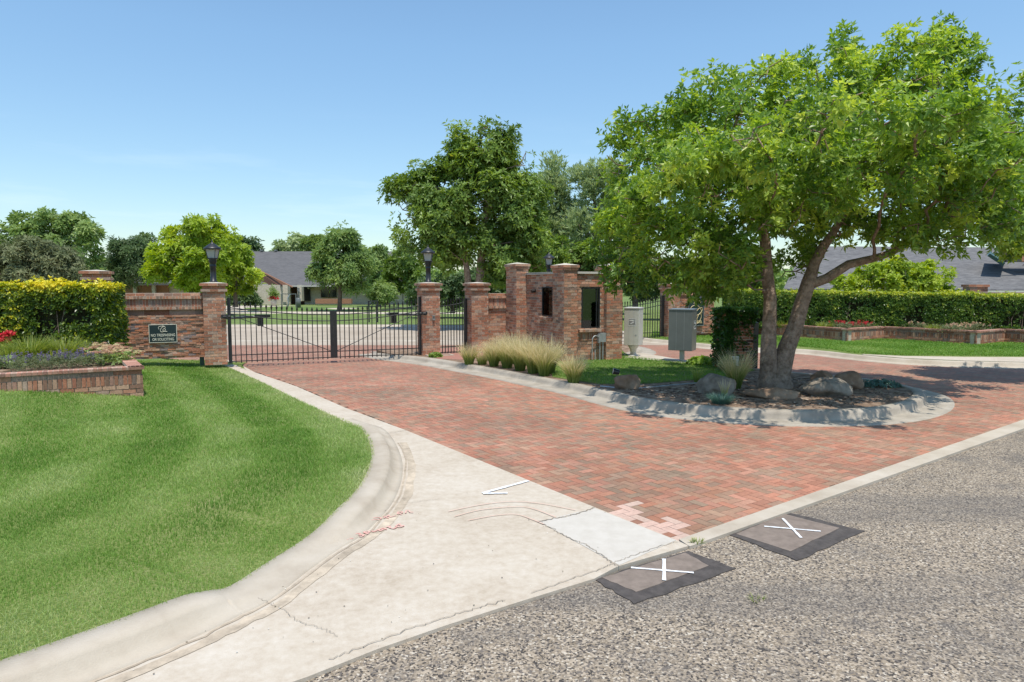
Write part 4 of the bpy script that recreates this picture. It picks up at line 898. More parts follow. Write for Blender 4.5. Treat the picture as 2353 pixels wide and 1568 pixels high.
# ------------------------------------------------------------------ ivy covered brick call column
kb = G(1704, 848, .14); kr = empty('call_column', kb, 'ivy covered brick column with a dark keypad panel behind the tree trunk', 'brick column', None, R(12))
mb = MB().frame(kb, R(12)); brick_block(mb, .72, .6, 0, 1.34, -.42, 0, pal=[((.42, .15, .08), 6), ((.10, .05, .04), 3), ((.34, .12, .07), 4)], wob=.003); mb.build('column_body', M['brick'], kr)
mb = MB().frame(kb, R(12)); brick_block(mb, .8, .68, 1.34, 1.42, -.46, -.04, pal=[((.42, .15, .08), 6), ((.34, .12, .07), 4)]); mb.build('cap', M['brick'], kr)
mb = MB().frame(kb, R(12)); mb.box(.31, .47, .02, .5, .0, 1.18); mb.build('keypad_panel', M['dark_glassy'], kr, bevel=.01)
n = 2600; Pn = np.zeros((n, 3)); q = RS.rand(n)
Lx = np.where(q < .5, -.44 + RS.uniform(-.06, .06, n), RS.uniform(-.46, .38, n)); Ly = RS.uniform(-.06, .66, n); Lz = RS.uniform(.1, 1.5, n)
top = RS.rand(n) < .35; Lz[top] = 1.40 + RS.uniform(0, .12, top.sum()); Lx[top] = RS.uniform(-.52, .42, top.sum())
fr = (RS.rand(n) < .3) & ~top; Lx[fr] = -.46 + RS.exponential(.10, fr.sum()); Ly[fr] = RS.uniform(-.05, -.01, fr.sum())
fr2 = (RS.rand(n) < .12) & ~top; Lx[fr2] = RS.uniform(-.4, .35, fr2.sum()); Ly[fr2] = -.03; Lz[fr2] = 1.42 - RS.exponential(.13, fr2.sum())
cr, sr = math.cos(R(12)), math.sin(R(12)); P = np.column_stack([kb.x + Lx * cr - Ly * sr, kb.y + Lx * sr + Ly * cr, kb.z + Lz])
V, F, v_ = leaves_np(P, RS.normal(size=(n, 3)) + np.array([0, -.5, .6]), 3, .085, .065, (50, 85)); o = np_mesh('ivy', V, F, [M['ivy']], kr, var=v_)
p = G(1688, 852, .14); r = empty('small_sign', p, 'small white notice plate at the foot of the ivy column', 'sign', None, R(6)); mb = MB().frame(p, R(6)); mb.box(-.1, .1, 0, .02, .12, .36); mb.build('plate', M['white'], r); mb = MB().frame(p, R(6)); mb.box(-.012, .012, .005, .015, 0, .12); mb.build('stake', M['alu'], r)
text_mesh('NOTICE', .045, M['black'], r, p + Vector((0, -.003, .31)), R(6), .001)

# ------------------------------------------------------------------ brick planters
def planter(name, label, pts, z0s, z1, closed_pts, soil_z, cap=.06, group=None, sol=.17):
    root = empty(name, Vector((pts[0][0], pts[0][1], z0s[0])), label, 'planter', group)
    mw = MB(); mc = MB()
    for i in range(len(pts) - 1):
        a = Vector((pts[i][0], pts[i][1], 0)); b = Vector((pts[i + 1][0], pts[i + 1][1], 0)); d = b - a; l = d.length; an = math.atan2(d.y, d.x); zb = min(z0s[i], z0s[i + 1]) - .12
        mw.frame(a, an); mc.frame(a, an)
        mw.box(.03, l - .03, .02, .2, zb, z1 - cap, MORT); zs = z1 - cap - .09
        bricks(mw, (0, 0, 0), (1, 0), l, zs, z1 - cap, course=.09, Lb=.5, pal=PALD, proud=-.004, jit=.001)
        bricks(mw, (0, 0, 0), (1, 0), max(l - .0, .2), zs - .18, zs, course=.18, Lb=.072, pal=PALD + PAL)
        if zs - .18 > zb: bricks(mw, (0, 0, 0), (1, 0), l, zb, zs - .18, pal=PAL)
        mc.box(-.01, l + .01, -.005, .22, z1 - cap, z1 - .006, MORT)
        bricks(mc, (-.03, -.02, 0), (1, 0), l + .06, z1 - cap, z1, course=cap, Lb=.075, thick=.24, pal=[((.46, .24, .18), 5), ((.38, .19, .14), 4), ((.5, .33, .26), 3), ((.28, .16, .13), 2)], joint=.009)
    mw.T = Matrix.Identity(4); mw.build('planter_wall', M['brick'], root); mc.build('cap_course', M['brick'], root)
    mid_ = sum((Vector((p[0], p[1], 0)) for p in closed_pts), Vector()) / len(closed_pts)
    closed_pts = [Vector((p[0], p[1], 0)) + (Vector((0, .14, 0)) if mid_.x > 0 else Vector((-.13, .09, 0))) for p in closed_pts]
    o = slab('soil', closed_pts, min(z0s) - .1, soil_z, M['soil'], kind=None); me = o.data
    n = len(me.vertices); a = np.zeros(n * 3); me.vertices.foreach_get('co', a); me.vertices.foreach_set('co', tolocal(a.reshape(-1, 3), root).ravel().astype(np.float32)); o.parent = root
    return root
pA = PT(-60, 857, 11.35); pB = Vector((-6.9, 12.65, 0)); pC = Vector((-8.15, 14.5, 0)); pC2 = Vector((-9.0, 15.6, 0)); pL = Vector((pA.x - 3, pA.y - 1.9, 0))
LZ = .755
planter('brick_planter', 'low brick planter wall around the flowers in the front lawn', [pL, pA, pB, pC, pC2], [.5, .5, .22, .2, .2], LZ, [pL + Vector((0, .2, 0)), pA + Vector((0, .15, 0)), pB + Vector((-.15, 0, 0)), pC, pC2, Vector((-16, 16.5, 0)), Vector((-16, 12, 0))], LZ - .1)
rpts = [(1700, 766), (1825, 774), (1934, 783), (1946, 784.5), (2031, 778), (2220, 789.5), (2242, 792), (2308, 785.5), (2420, 793), (2520, 800)]
rw = [G(u, v, .16) for u, v in rpts]
planter('brick_planter', 'zigzag brick planter wall below the long right hedge', rw, [.17] * len(rw), .64, rw + [Vector((24, 28, 0)), Vector((9, 31, 0))], .50, cap=.07)

# ------------------------------------------------------------------ right sign wall
o3 = pl5.location + U_ * .3; o3.z = 0
sw2 = sign_wall('sign_wall', 'brick wall carrying the tall dark sign with gold script', o3, 1.95, .25, 2.05, TH)
mb = MB().frame((o3.x, o3.y, 0), TH); mb.box(.0, 1.9, .05, .3, 0, .26, (.2, .1, .07)); mb.build('footing', M['brick'], sw2)
s2 = o3 + U_ * .98 - W_ * .05; s2.z = 1.18
r = empty('name_sign', s2, 'tall dark sign with gold script partly hidden by the grey mailbox', 'sign', None, TH)
mb = MB().frame(s2, TH); mb.box(-.4, .4, -.05, 0, -.6, .6); mb.build('sign_board', M['signface'], r)
mb = MB().frame(s2, TH)
for a_, b_, c_, d_ in ((-.4, .4, .585, .6), (-.4, .4, -.6, -.585), (-.4, -.388, -.6, .6), (.388, .4, -.6, .6)): mb.box(a_, b_, -.056, -.002, c_, d_)
mb.build('border', M['alu'], r)
text_mesh('The', .27, M['gold'], r, s2 + U_ * .0 - W_ * .056 + Vector((0, 0, .42)), TH, .006, shear=.35, bold=.006)
text_mesh('CITADEL', .15, M['gold'], r, s2 + U_ * .03 - W_ * .056 + Vector((0, 0, -.44)), TH, .005, wide=.95, bold=.003)
mb = MB().frame(s2, TH); Y = -.06
script_stroke(mb, [(-.33, Y, .05), (-.25, Y, .2), (-.05, Y, .27), (.12, Y, .2), (.26, Y, .02), (.28, Y, -.08)], .012)
script_stroke(mb, [(.0, Y, .0), (.12, Y, .12), (.28, Y, .15), (.3, Y, .06), (.18, Y, -.08), (-.02, Y, -.17), (-.2, Y, -.13), (-.3, Y, -.3), (-.15, Y, -.5), (.1, Y, -.47), (.24, Y, -.28), (.24, Y, -.12), (.14, Y, -.12), (.04, Y, -.3), (.06, Y, -.42)], .012)
mb.build('emblem', M['gold'], r)

# ------------------------------------------------------------------ paint marks and repairs on the ground
def mark(name, label, cat, strokes, wd, z, m, group=None, noise_=0):
    mb = MB(); allp = []
    for qs, st in enumerate(strokes):
        g_ = [G(*p) for p in st]; allp += g_
        ribbon(mb, smooth_path([tuple(p[:2]) for p in g_], 4) if len(g_) > 2 else [tuple((g_[0].lerp(g_[1], k / 10))[:2]) for k in range(11)], wd, z + .0015 * (qs % 2))
    c_ = sum(allp, Vector()) / len(allp); c_.z = z
    return tag(mb.build(name, m, None, loc=tuple(c_)), label, cat, group)
def D3(z): return [(1411.8 + x * .4497, 862.8 + y * .4497) for x, y in z]
def D2(z): return [(706 + x * .4, 941 + y * .4) for x, y in z]
def DB(z): return [(745 + x * .2, 1137.3 + y * .2) for x, y in z]
def jag(pts, amp=.03, n=7):
    out = []
    for i in range(len(pts)):
        a = pts[i]; b = pts[(i + 1) % len(pts)]
        for k in range(n):
            p = a.lerp(b, k / n); out.append(p + Vector((random.uniform(-amp, amp), random.uniform(-amp, amp), 0)) * (1 if k else .3))
    return out
for lab, outer, inn in (('near asphalt patch edged in tar, touching the concrete apron', [(1366, 1334), (1582, 1268), (1690.6, 1308), (1457, 1391)], [(1384, 1331), (1574, 1273), (1628, 1303), (1462, 1364)]),
                        ('farther asphalt patch edged in tar, beside the kerb ribbon', [(1677, 1231), (1807.6, 1178), (1987, 1222.6), (1830, 1290)], [(1692, 1230), (1803, 1184), (1929, 1216), (1816.5, 1270)])):
    go = [G(*p) for p in outer]; gi = [G(*p) for p in inn]; r = empty('asphalt_patch', go[0], lab, 'asphalt patch', 'tar edged asphalt patches')
    for nm, g_, z, m, am in (('tar_border', go, .008, M['tar'], .018), ('patch_fill', gi, .0115, M['tarpatch'], .007)):
        g2 = jag(g_, am); o = slab(nm, g2, 0, z, m, kind=None); me = o.data; n = len(me.vertices); a_ = np.zeros(n * 3); me.vertices.foreach_get('co', a_); me.vertices.foreach_set('co', tolocal(a_.reshape(-1, 3), r).ravel().astype(np.float32)); o.parent = r
mark('paint_mark', 'white painted X on the near asphalt patch', 'paint mark', [[(1450, 1309), (1594, 1321)], [(1526, 1289), (1526, 1339)]], .027, .017, M['spray_white'], 'white painted crosses')
mark('paint_mark', 'white painted X on the farther asphalt patch', 'paint mark', [[(1756, 1213.5), (1886, 1225)], [(1798.5, 1195.5), (1841, 1240.5)]], .026, .017, M['spray_white'], 'white painted crosses')
mark('paint_mark', 'white arrow stroke on the concrete at the paver edge', 'paint mark', [[(1109, 1140), (1214, 1111)], [(1110, 1141), (1166, 1140)]], .05, .033, M['spray_white'])
mark('chalk_lines', 'three thin curved orange lines on the concrete apron', 'paint mark', [D2([(810, 605), (1000, 565), (1180, 547), (1350, 560), (1540, 597)]), D2([(845, 635), (1000, 595), (1200, 578), (1300, 590), (1430, 640)]), D2([(925, 657), (1080, 628), (1200, 622), (1290, 650), (1360, 680)])], .011, .034, M['line'])
mark('paint_writing', 'upper line of faded pink survey writing on the concrete by the kerb', 'paint writing', [DB(s) for s in ([(495, 345), (545, 330), (600, 320)], [(560, 307), (610, 300), (650, 305), (645, 320), (600, 326)], [(680, 285), (710, 295), (740, 310)], [(750, 268), (715, 290), (680, 308)], [(735, 270), (760, 292), (780, 288), (825, 276)], [(845, 262), (850, 235), (895, 235), (890, 248), (850, 250)], [(850, 250), (890, 264)], [(935, 250), (945, 220), (975, 220), (985, 238), (1025, 240)])], .014, .033, M['pink'], 'pink survey writing')
mark('paint_writing', 'lower line of faded pink survey writing on the concrete by the kerb', 'paint writing', [DB(s) for s in ([(165, 553), (180, 552), (195, 550)], [(245, 557), (260, 557), (275, 553)], [(250, 530), (290, 525), (300, 545), (335, 540)], [(345, 497), (390, 485), (420, 495), (400, 505), (452, 500), (440, 518), (405, 518)], [(450, 465), (510, 458), (512, 475), (455, 473), (510, 492)], [(548, 455), (565, 466), (600, 455)], [(600, 450), (650, 432), (680, 422), (718, 438)], [(620, 440), (650, 455), (680, 435)], [(710, 412), (760, 400), (750, 415), (800, 427), (832, 408)], [(820, 402), (860, 376), (882, 395), (915, 395), (870, 410), (825, 404)])], .019, .033, M['pink'], 'pink survey writing')
# ------------------------------------------------------------------ planting beds
def clump(name, label, cat, p, n, h, spread, wd, mt, group=None, arch=.6, lean=.25, varmode='tip', segs=4, part='blades'):
    root = empty(name, p, label, cat, group); V, F, v = blades_np(np.array([p]), n, h, spread, wd, segs, arch, lean, varmode=varmode); np_mesh(part, V, F, [M[mt]], root, var=v); return root
def bloomer(name, label, cat, p, n, h, spread, mt, fm, group=None, lf=.05, lw=.015, fl=.1, fr=.012, nf=25, fz=.9):
    """leafy mound with upright flower spikes"""
    root = empty(name, p, label, cat, group); P = np.array(p) + RS.normal(size=(n, 3)) * np.array([spread * .45, spread * .45, 0]); P[:, 2] = p[2] + RS.uniform(.03, h * .75, n)
    V, F, v = leaves_np(P, RS.normal(size=(n, 3)) * .5 + np.array([0, 0, 1]), 4, lf, lw); np_mesh('foliage', V, F, [M[mt]], root, var=v)
    cnt_ = 0
    Q = np.array(p) + RS.normal(size=(nf, 3)) * np.array([spread * .42, spread * .42, 0]); Q[:, 2] = p[2] + h * fz * RS.uniform(.75, 1.1, nf)
    for q in Q:
        m = 9; PP_ = q + np.column_stack([RS.normal(size=m) * fr, RS.normal(size=m) * fr, RS.uniform(-fl / 2, fl / 2, m)]); a, b, c_ = leaves_np(PP_, RS.normal(size=(m, 3)) + np.array([0, 0, .6]), 3, fr * 2.2, fr * 1.8); np_mesh('flower_spike', a, b, [M[fm]], root, var=c_)
    return root
SZ = LZ - .1
def at(u, v, z): return tuple(G(u, v, z))
for i, (u, v, n, h, lab) in enumerate([(70, 832, 520, .5, 'large striped daylily clump at the left of the flower bed'), (145, 828, 460, .46, 'arching yellow green daylily clump in the middle of the flower bed'), (20, 838, 300, .36, 'daylily clump nearest the left edge of the photo'), (115, 834, 160, .3, 'small low daylily tuft behind the purple flowers')]):
    clump('daylily', lab, 'plant', at(u, v, SZ), int(n * 1.5), h * 1.15, .5, .02, 'daylily', 'daylily clumps in the left bed', arch=.9, lean=.5, varmode='rand')
for i, (u, v, lab) in enumerate([(55, 852, 'purple salvia second from the left behind the cap'), (100, 849, 'purple salvia third from the left behind the cap'), (150, 846, 'purple salvia right of the middle of the bed'), (190, 843, 'purple salvia touching the pink sedum'), (195, 822, 'purple salvia behind the sedum towards the hedge'), (165, 812, 'thin purple salvia under the hedge'), (240, 812, 'feathery purple salvia at the hedge corner by the sign wall'), (210, 806, 'feathery salvia under the hedge next to the corner')]):
    bloomer('salvia', lab, 'plant', at(u, v, SZ), 190, .32, .46, 'grey_green', 'purple', 'purple salvia plants in the left bed', nf=18, fl=.12, fr=.009, lf=.08, lw=.014)
for u, v, lab in [(232, 838, 'pink and cream sedum nearest the planter corner'), (255, 830, 'pink and cream sedum in the middle of its group'), (222, 826, 'cream sedum left of its group beside purple salvia'), (262, 822, 'cream sedum farthest back near the sign wall'), (272, 838, 'small sedum at the very corner of the planter')]:
    p = at(u, v, SZ); root = empty('sedum', p, lab, 'plant', 'sedum plants at the planter corner')
    n = 90; P = np.array(p) + RS.normal(size=(n, 3)) * np.array([.17, .17, 0]); P[:, 2] = p[2] + RS.uniform(.03, .22, n)
    V, F, v_ = leaves_np(P, RS.normal(size=(n, 3)) * .4 + np.array([0, 0, 1]), 5, .07, .035); np_mesh('foliage', V, F, [M['leaf_farlight']], root, var=v_)
    Q = np.array(p) + RS.normal(size=(22, 3)) * np.array([.17, .17, .035]); Q[:, 2] = p[2] + .25 + RS.normal(size=22) * .03; Vs = []; Fs = []; vs = []; c0 = 0
    for q in Q:
        m = 60; th = RS.uniform(0, 6.28, m); rr = np.sqrt(RS.rand(m)) * .06; PPP = np.column_stack([q[0] + np.cos(th) * rr, q[1] + np.sin(th) * rr, q[2] + .03 * (1 - (rr / .06) ** 2)]); a, b, c_ = leaves_np(PPP, np.tile([0, 0, 1.], (m, 1)) + RS.normal(size=(m, 3)) * .3, 3, .016, .012, vb=np.full(m, RS.rand())); Vs.append(a); Fs.append(b + c0); c0 += len(a); vs.append(c_)
    [np_mesh('flower_head', a_, f_ - f_.min(), [M['sedum']], root, var=v__) for a_, f_, v__ in zip(Vs, Fs, vs)]
bloomer('geranium', 'red flowers at the left edge of the bed', 'plant', at(6, 826, SZ), 150, .5, .34, 'leaf_mid', 'red', None, nf=14, fl=.05, fr=.03, lf=.08, lw=.06, fz=1.05)
bloomer('leafy_plant', 'low bright green leafy plant between daylilies and salvia', 'plant', at(8, 846, SZ), 120, .28, .4, 'leaf_farlight', 'purple', None, nf=6, lf=.1, lw=.07)
# hedges
def hedge(name, label, a, b, D, z0, z1, n, mt, lf=.05, wob=.05, z1b=None, stems=True):
    a = Vector(a); b = Vector(b); d = b - a; l = d.length; an = math.atan2(d.y, d.x); z1b = z1 if z1b is None else z1b
    root = empty(name, (a.x, a.y, z0), label, 'hedge', 'trimmed hedges')
    zt = lambda x: z1 + (z1b - z1) * x / l
    area = [l * (z1 - z0) * 1.0, l * D, D * (z1 - z0), D * (z1 - z0)]; tot = sum(area); P = []; Nn = []
    fr = RS.rand(n) * tot
    x = RS.uniform(0, l, n); y = np.zeros(n); z = RS.uniform(0, 1, n); nx = np.zeros((n, 3))
    f = fr < area[0]; t = (fr >= area[0]) & (fr < area[0] + area[1]); e1 = (fr >= area[0] + area[1]) & (fr < area[0] + area[1] + area[2]); e2 = fr >= area[0] + area[1] + area[2]
    y[~f] = RS.uniform(0, D, (~f).sum()); ztop = z1 + (z1b - z1) * x / l; z = z0 + z * (ztop - z0); z[t] = ztop[t]; x[e1] = 0; x[e2] = l
    nx[f] = (0, -1, .25); nx[t] = (0, 0, 1); nx[e1] = (-1, 0, .2); nx[e2] = (1, 0, .2)
    w_ = np.array([noise.noise((xx * 1.3, yy * 1.3, zz * 1.6)) for xx, yy, zz in zip(x, y, z)]) * wob * 1.6
    dep = -RS.exponential(.05, n) + w_ + RS.uniform(0, .03, n)
    spike = t & (RS.rand(n) < .05); dep[spike] += RS.uniform(.02, .14, spike.sum())
    gap = (w_ / wob < -.42) & f & (z < ztop - .35) & (RS.rand(n) < .85); dep[gap] -= .16
    P = np.column_stack([x, y, z]) + nx * dep[:, None]
    c_, s_ = math.cos(an), math.sin(an); rot = lambda Q: np.column_stack([Q[:, 0] * c_ - Q[:, 1] * s_, Q[:, 0] * s_ + Q[:, 1] * c_, Q[:, 2]])
    PW = rot(P) + np.array([a.x, a.y, 0]); NW = rot(nx) + RS.normal(size=(n, 3)) * .45 + np.array([0, 0, .35])
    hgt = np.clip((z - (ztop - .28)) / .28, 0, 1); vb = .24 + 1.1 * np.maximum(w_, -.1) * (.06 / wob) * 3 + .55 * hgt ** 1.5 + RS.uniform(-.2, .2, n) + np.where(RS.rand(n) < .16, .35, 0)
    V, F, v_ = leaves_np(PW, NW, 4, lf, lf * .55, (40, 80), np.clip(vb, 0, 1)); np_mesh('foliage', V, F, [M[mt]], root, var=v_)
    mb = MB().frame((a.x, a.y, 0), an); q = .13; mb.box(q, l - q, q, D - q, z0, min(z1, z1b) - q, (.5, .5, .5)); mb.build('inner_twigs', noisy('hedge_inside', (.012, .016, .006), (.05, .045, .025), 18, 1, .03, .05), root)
    mb = MB().frame((a.x, a.y, 0), an)
    for k in range(int(l * 3)):
        x0 = random.uniform(.1, l - .1); y0 = random.uniform(.0, .12); mb.tube([(x0, y0, z0), (x0 + random.uniform(-.1, .1), y0 - .02, z0 + .5), (x0 + random.uniform(-.3, .3), y0 + .0, z0 + random.uniform(.8, 1.3))], [.012, .008, .004], 4)
    mb.build('stems', M['bark'], root); return root
hR = PT(248, 700, 15.7); hdir = Vector((math.cos(R(12)), math.sin(R(12)), 0)); hL = hR - hdir * 6.2
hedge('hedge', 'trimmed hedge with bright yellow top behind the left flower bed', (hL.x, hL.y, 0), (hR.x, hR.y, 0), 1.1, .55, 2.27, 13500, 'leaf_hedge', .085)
h0 = PT(1665, 700, 29.3); h1 = PT(2235, 700, 26.6); h2 = PT(2700, 700, 24.2)
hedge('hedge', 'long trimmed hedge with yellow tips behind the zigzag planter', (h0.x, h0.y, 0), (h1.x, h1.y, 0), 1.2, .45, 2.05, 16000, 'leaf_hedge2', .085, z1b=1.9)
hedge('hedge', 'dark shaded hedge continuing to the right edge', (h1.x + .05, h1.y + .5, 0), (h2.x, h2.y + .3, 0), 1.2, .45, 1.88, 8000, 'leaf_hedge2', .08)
# plants in the right planter
for i, (u, v, kind) in enumerate([(1800, 752, 'd'), (1850, 752, 'd'), (1895, 755, 'd'), (1940, 757, 'r'), (1975, 757, 'r'), (2000, 752, 'r'), (1790, 745, 'r'), (2110, 757, 'g'), (2150, 762, 'd'), (2185, 764, 'g'), (2225, 760, 'g'), (2215, 755, 'd'), (2300, 755, 'd'), (2340, 757, 'g'), (2270, 752, 'g')]):
    p = at(u, v + 1, .5); w_ = {'d': 'yellow green daylily', 'r': 'red flowering salvia', 'g': 'grey green flowering tuft'}[kind]
    ordn = ['first', 'second', 'third', 'fourth', 'fifth', 'sixth', 'seventh', 'eighth', 'ninth', 'tenth', 'eleventh', 'twelfth', 'thirteenth', 'fourteenth', 'fifteenth']
    us = sorted([1800, 1850, 1895, 1940, 1975, 2000, 1790, 2110, 2150, 2185, 2225, 2215, 2300, 2340, 2270]); lab = '%s, %s plant from the left in the zigzag planter' % (w_, ordn[us.index(u)])
    if kind == 'd': clump('daylily', lab, 'plant', p, 200, .34, .5, .026, 'daylily', 'plants in the right planter', arch=.9, lean=.5, varmode='rand')
    else: bloomer('salvia', lab, 'plant', p, 150, .34, .6, 'grey_green', 'red' if kind == 'r' else 'sedum', 'plants in the right planter', nf=18, fl=.10, fr=.016, lf=.13, lw=.025)
# feather grasses on the island
fg = [(1078, 838, 230, .5, 'short feather grass at the far left end of the row'), (1108, 838, 120, .36, 'low green tuft second in the feather grass row'), (1135, 842, 260, .6, 'feather grass tuft third from the left in the row'), (1165, 846, 330, .72, 'feather grass tuft fourth from the left in the row'), (1195, 852, 340, .74, 'feather grass tuft in the middle of the row'), (1225, 858, 340, .74, 'feather grass tuft just right of the middle of the row'), (1250, 864, 320, .70, 'feather grass tuft near the right end of the row'), (1262, 858, 300, .72, 'feather grass tuft against the guardhouse corner'), (1140, 830, 220, .6, 'feather grass tuft in front of the low brick wall'), (1185, 836, 260, .74, 'feather grass tuft at the guardhouse side wall'), (1318, 880, 300, .55, 'single feather grass tuft near the kerb right of the row')]
for u, v, n, h, lab in fg: clump('feather_grass', lab, 'ornamental grass', at(u, v, .14), int(n * 1.6), h * 1.22, .26, .010, 'feather', 'feather grass tufts along the kerb', arch=.6, lean=.26, segs=5)
clump('feather_grass', 'feather grass beside the big boulder and the tree trunk', 'ornamental grass', at(1690, 893, .14), 420, .82, .22, .009, 'feather', 'feather grass tufts along the kerb', arch=.55, lean=.3, segs=5)
clump('grass_tuft', 'sparse little grass tuft left of the big grey boulder', 'ornamental grass', at(1601, 879, .14), 60, .34, .12, .008, 'daylily', None, arch=.4)
clump('blue_fescue', 'blue green fescue cushion in front of the big boulder', 'plant', at(1657, 927, .14), 500, .2, .34, .008, 'blue_green', None, arch=.9, lean=.7)
clump('grass_tuft', 'thin pale grass sprouting beside the big boulder', 'ornamental grass', at(1664, 916, .14), 40, .36, .08, .007, 'feather', None, arch=.3)
clump('street_weed', 'tiny yellow green weed in the chip seal road', 'weed', at(1738, 1380, .0), 26, .04, .13, .006, 'daylily', None, arch=.9, lean=.9)
clump('street_weed', 'tiny weed at the end of the kerb ribbon', 'weed', at(1603, 1247, .03), 50, .04, .12, .005, 'daylily', None, arch=.9, lean=.9)
def shrub(name, label, p, n, sx, sy, h, mt, lf, lw, k=4, group=None, cat='shrub'):
    root = empty(name, p, label, cat, group); d = RS.normal(size=(n, 3)); d /= np.linalg.norm(d, axis=1, keepdims=True); d[:, 2] = np.abs(d[:, 2]); r = RS.uniform(.4, 1, n)[:, None] ** .5
    P = np.array(p) + d * r * np.array([sx, sy, h]); V, F, v = leaves_np(P, d + np.array([0, 0, .4]) + RS.normal(size=(n, 3)) * .3, k, lf, lw, (40, 80)); np_mesh('foliage', V, F, [M[mt]], root, var=v)
    mb = MB()
    for q in range(7): mb.tube([tuple(p), tuple(np.array(p) + np.array([random.uniform(-.5, .5) * sx, random.uniform(-.5, .5) * sy, h * .7]))], [.012, .005], 4)
    mb.build('stems', M['bark'], root); return root
shrub('leafy_shrub', 'low broad leaved green plant beside the grey mailbox', at(1613, 838, .14), 260, .4, .3, .2, 'leaf_main', .09, .08)
shrub('leafy_shrub', 'small green plant in the concrete square beside the middle pillar', at(1001, 821, .14), 120, .2, .15, .14, 'leaf_mid', .06, .05)
shrub('leafy_shrub', 'low flowering ground plant at the right end of the mulch', at(2022, 888, .15), 240, .42, .25, .14, 'blue_green', .05, .03)
shrub('leafy_shrub', 'dark green plant at the foot of the ivy column', at(1668, 852, .14), 120, .2, .2, .35, 'leaf_dark', .12, .04)
mb = MB(); c0 = G(1010, 817, .14); mb.frame(c0, TH)
for a_, b_, c_, d_ in ((-.4, .4, -.22, -.15), (-.4, .4, .15, .22), (-.4, -.33, -.15, .15), (.33, .4, -.15, .15)): mb.box(a_, b_, c_, d_, -.02, .02)
tag(mb.build('bed_edging', M['curb'], None, loc=tuple(c0)), 'pale concrete frame around the little bed at the middle pillar', 'bed edging')
# boulders
def boulder(label, p, sx, sy, sz, rz, m, seed, flat=.55):
    bm = bmesh.new(); bmesh.ops.create_icosphere(bm, subdivisions=4, radius=1); rnd = random.Random(seed); pl = [(Vector((rnd.gauss(0, 1), rnd.gauss(0, 1), rnd.gauss(0, .8))).normalized(), rnd.uniform(.66, .92)) for _ in range(17)]
    for v in bm.verts:
        c = v.co.copy()
        for nn, dd in pl:
            q = c.dot(nn)
            if q > dd: c -= nn * (q - dd) * .95
        c += c.normalized() * (.12 * noise.noise(c * 1.4 + Vector((seed, 0, 0))) + .055 * noise.noise(c * 5 + Vector((0, seed, 0))))
        v.co = Vector((c.x * sx, c.y * sy, c.z * sz + sz * flat))
    for f in bm.faces: f.smooth = True
    me = bpy.data.meshes.new('boulder'); bm.to_mesh(me); bm.free(); me.materials.append(M[m]); o = bpy.data.objects.new('boulder', me); COL.objects.link(o); o.location = p; o.rotation_euler = (0, 0, rz); return tag(o, label, 'boulder', 'boulders in the mulch bed')
bb = [('brown squarish boulder with a spotlight on its left, nearest the feather grass', (1440, 893), .31, .25, .23, .2, 'rock_tan', 3, .5), ('large grey rounded boulder left of the trunk', (1646, 906), .40, .33, .31, 0, 'rock_grey', 8, .45), ('long flat tan boulder in front of the trunk', (1772, 915), .55, .3, .17, -.1, 'rock_tan', 14, .4),
      ('dark broad boulder in the middle of the right group', (1893, 908), .53, .36, .27, .1, 'rock_grey', 21, .4), ('tan boulder leaning right in the right group', (1950, 893), .36, .3, .25, .4, 'rock_tan', 33, .5), ('small brown boulder at the back of the right group', (1888, 879), .26, .2, .2, 0, 'rock_tan', 41, .4)]
for lab, (u, v), sx, sy, sz, rz, m, sd_, fl in bb: boulder(lab, at(u, v, .12), sx, sy, sz, rz, m, sd_, fl)
p = Vector(at(1428, 895, .14)) + Vector((-.12, -.12, .34)); r = empty('spotlight', p, 'small black spotlight fixed on the brown boulder', 'spotlight'); mb = MB().frame(p); mb.tube([(.05, 0, .02), (-.07, 0, .05)], [.05, .062], 12); mb.build('housing', M['dark_glassy'], r); mb = MB().frame(p); mb.tube([(-.068, 0, .05), (-.075, 0, .051)], .055, 12); mb.build('lens', M['frost'], r)
mb = MB(); e_ = [at(1380, 888, .14), at(1450, 893, .14), at(1540, 886, .14), at(1610, 880, .14)]; mb.tube(smooth_path(e_, 4), .018, 6); tag(mb.build('lawn_edging', M['alu'], None, loc=e_[0]), 'thin metal edging strip between island lawn and mulch', 'edging')

# ------------------------------------------------------------------ main tree
d0 = 14.3; tb = G(1775, 889, .14); dd = tb.y
T1a = [(1770, 893, .25, 0), (1767, 860, .19, 0), (1766, 800, .16, 0), (1768, 740, .14, .05), (1770, 690, .13, .1), (1762, 620, .12, .15), (1758, 554, .11, .2), (1745, 480, .09, .25), (1735, 420, .07, .3), (1700, 350, .05, .3)]
T1b = [(1788, 893, .27, 0), (1792, 860, .215, 0), (1808, 800, .18, .05), (1828, 750, .16, .1), (1842, 698, .15, .1), (1858, 650, .145, .1), (1872, 605, .11, .15), (1890, 570, .10, .2), (1912, 540, .085, .2), (1945, 480, .07, .2), (1963, 428, .06, .2), (1990, 340, .045, .1)]
T1c = [(1861, 655, .10, .1), (1900, 640, .10, 0), (1950, 608, .09, -.1), (2009, 594, .075, -.3), (2049, 581, .065, -.4), (2120, 540, .05, -.5), (2180, 490, .035, -.5)]
def tchain(*cs):
    out = []; 
    for c in cs: out.append(px_trunk(dd, c))
    return out
tr = tchain(T1a, T1b, T1c)
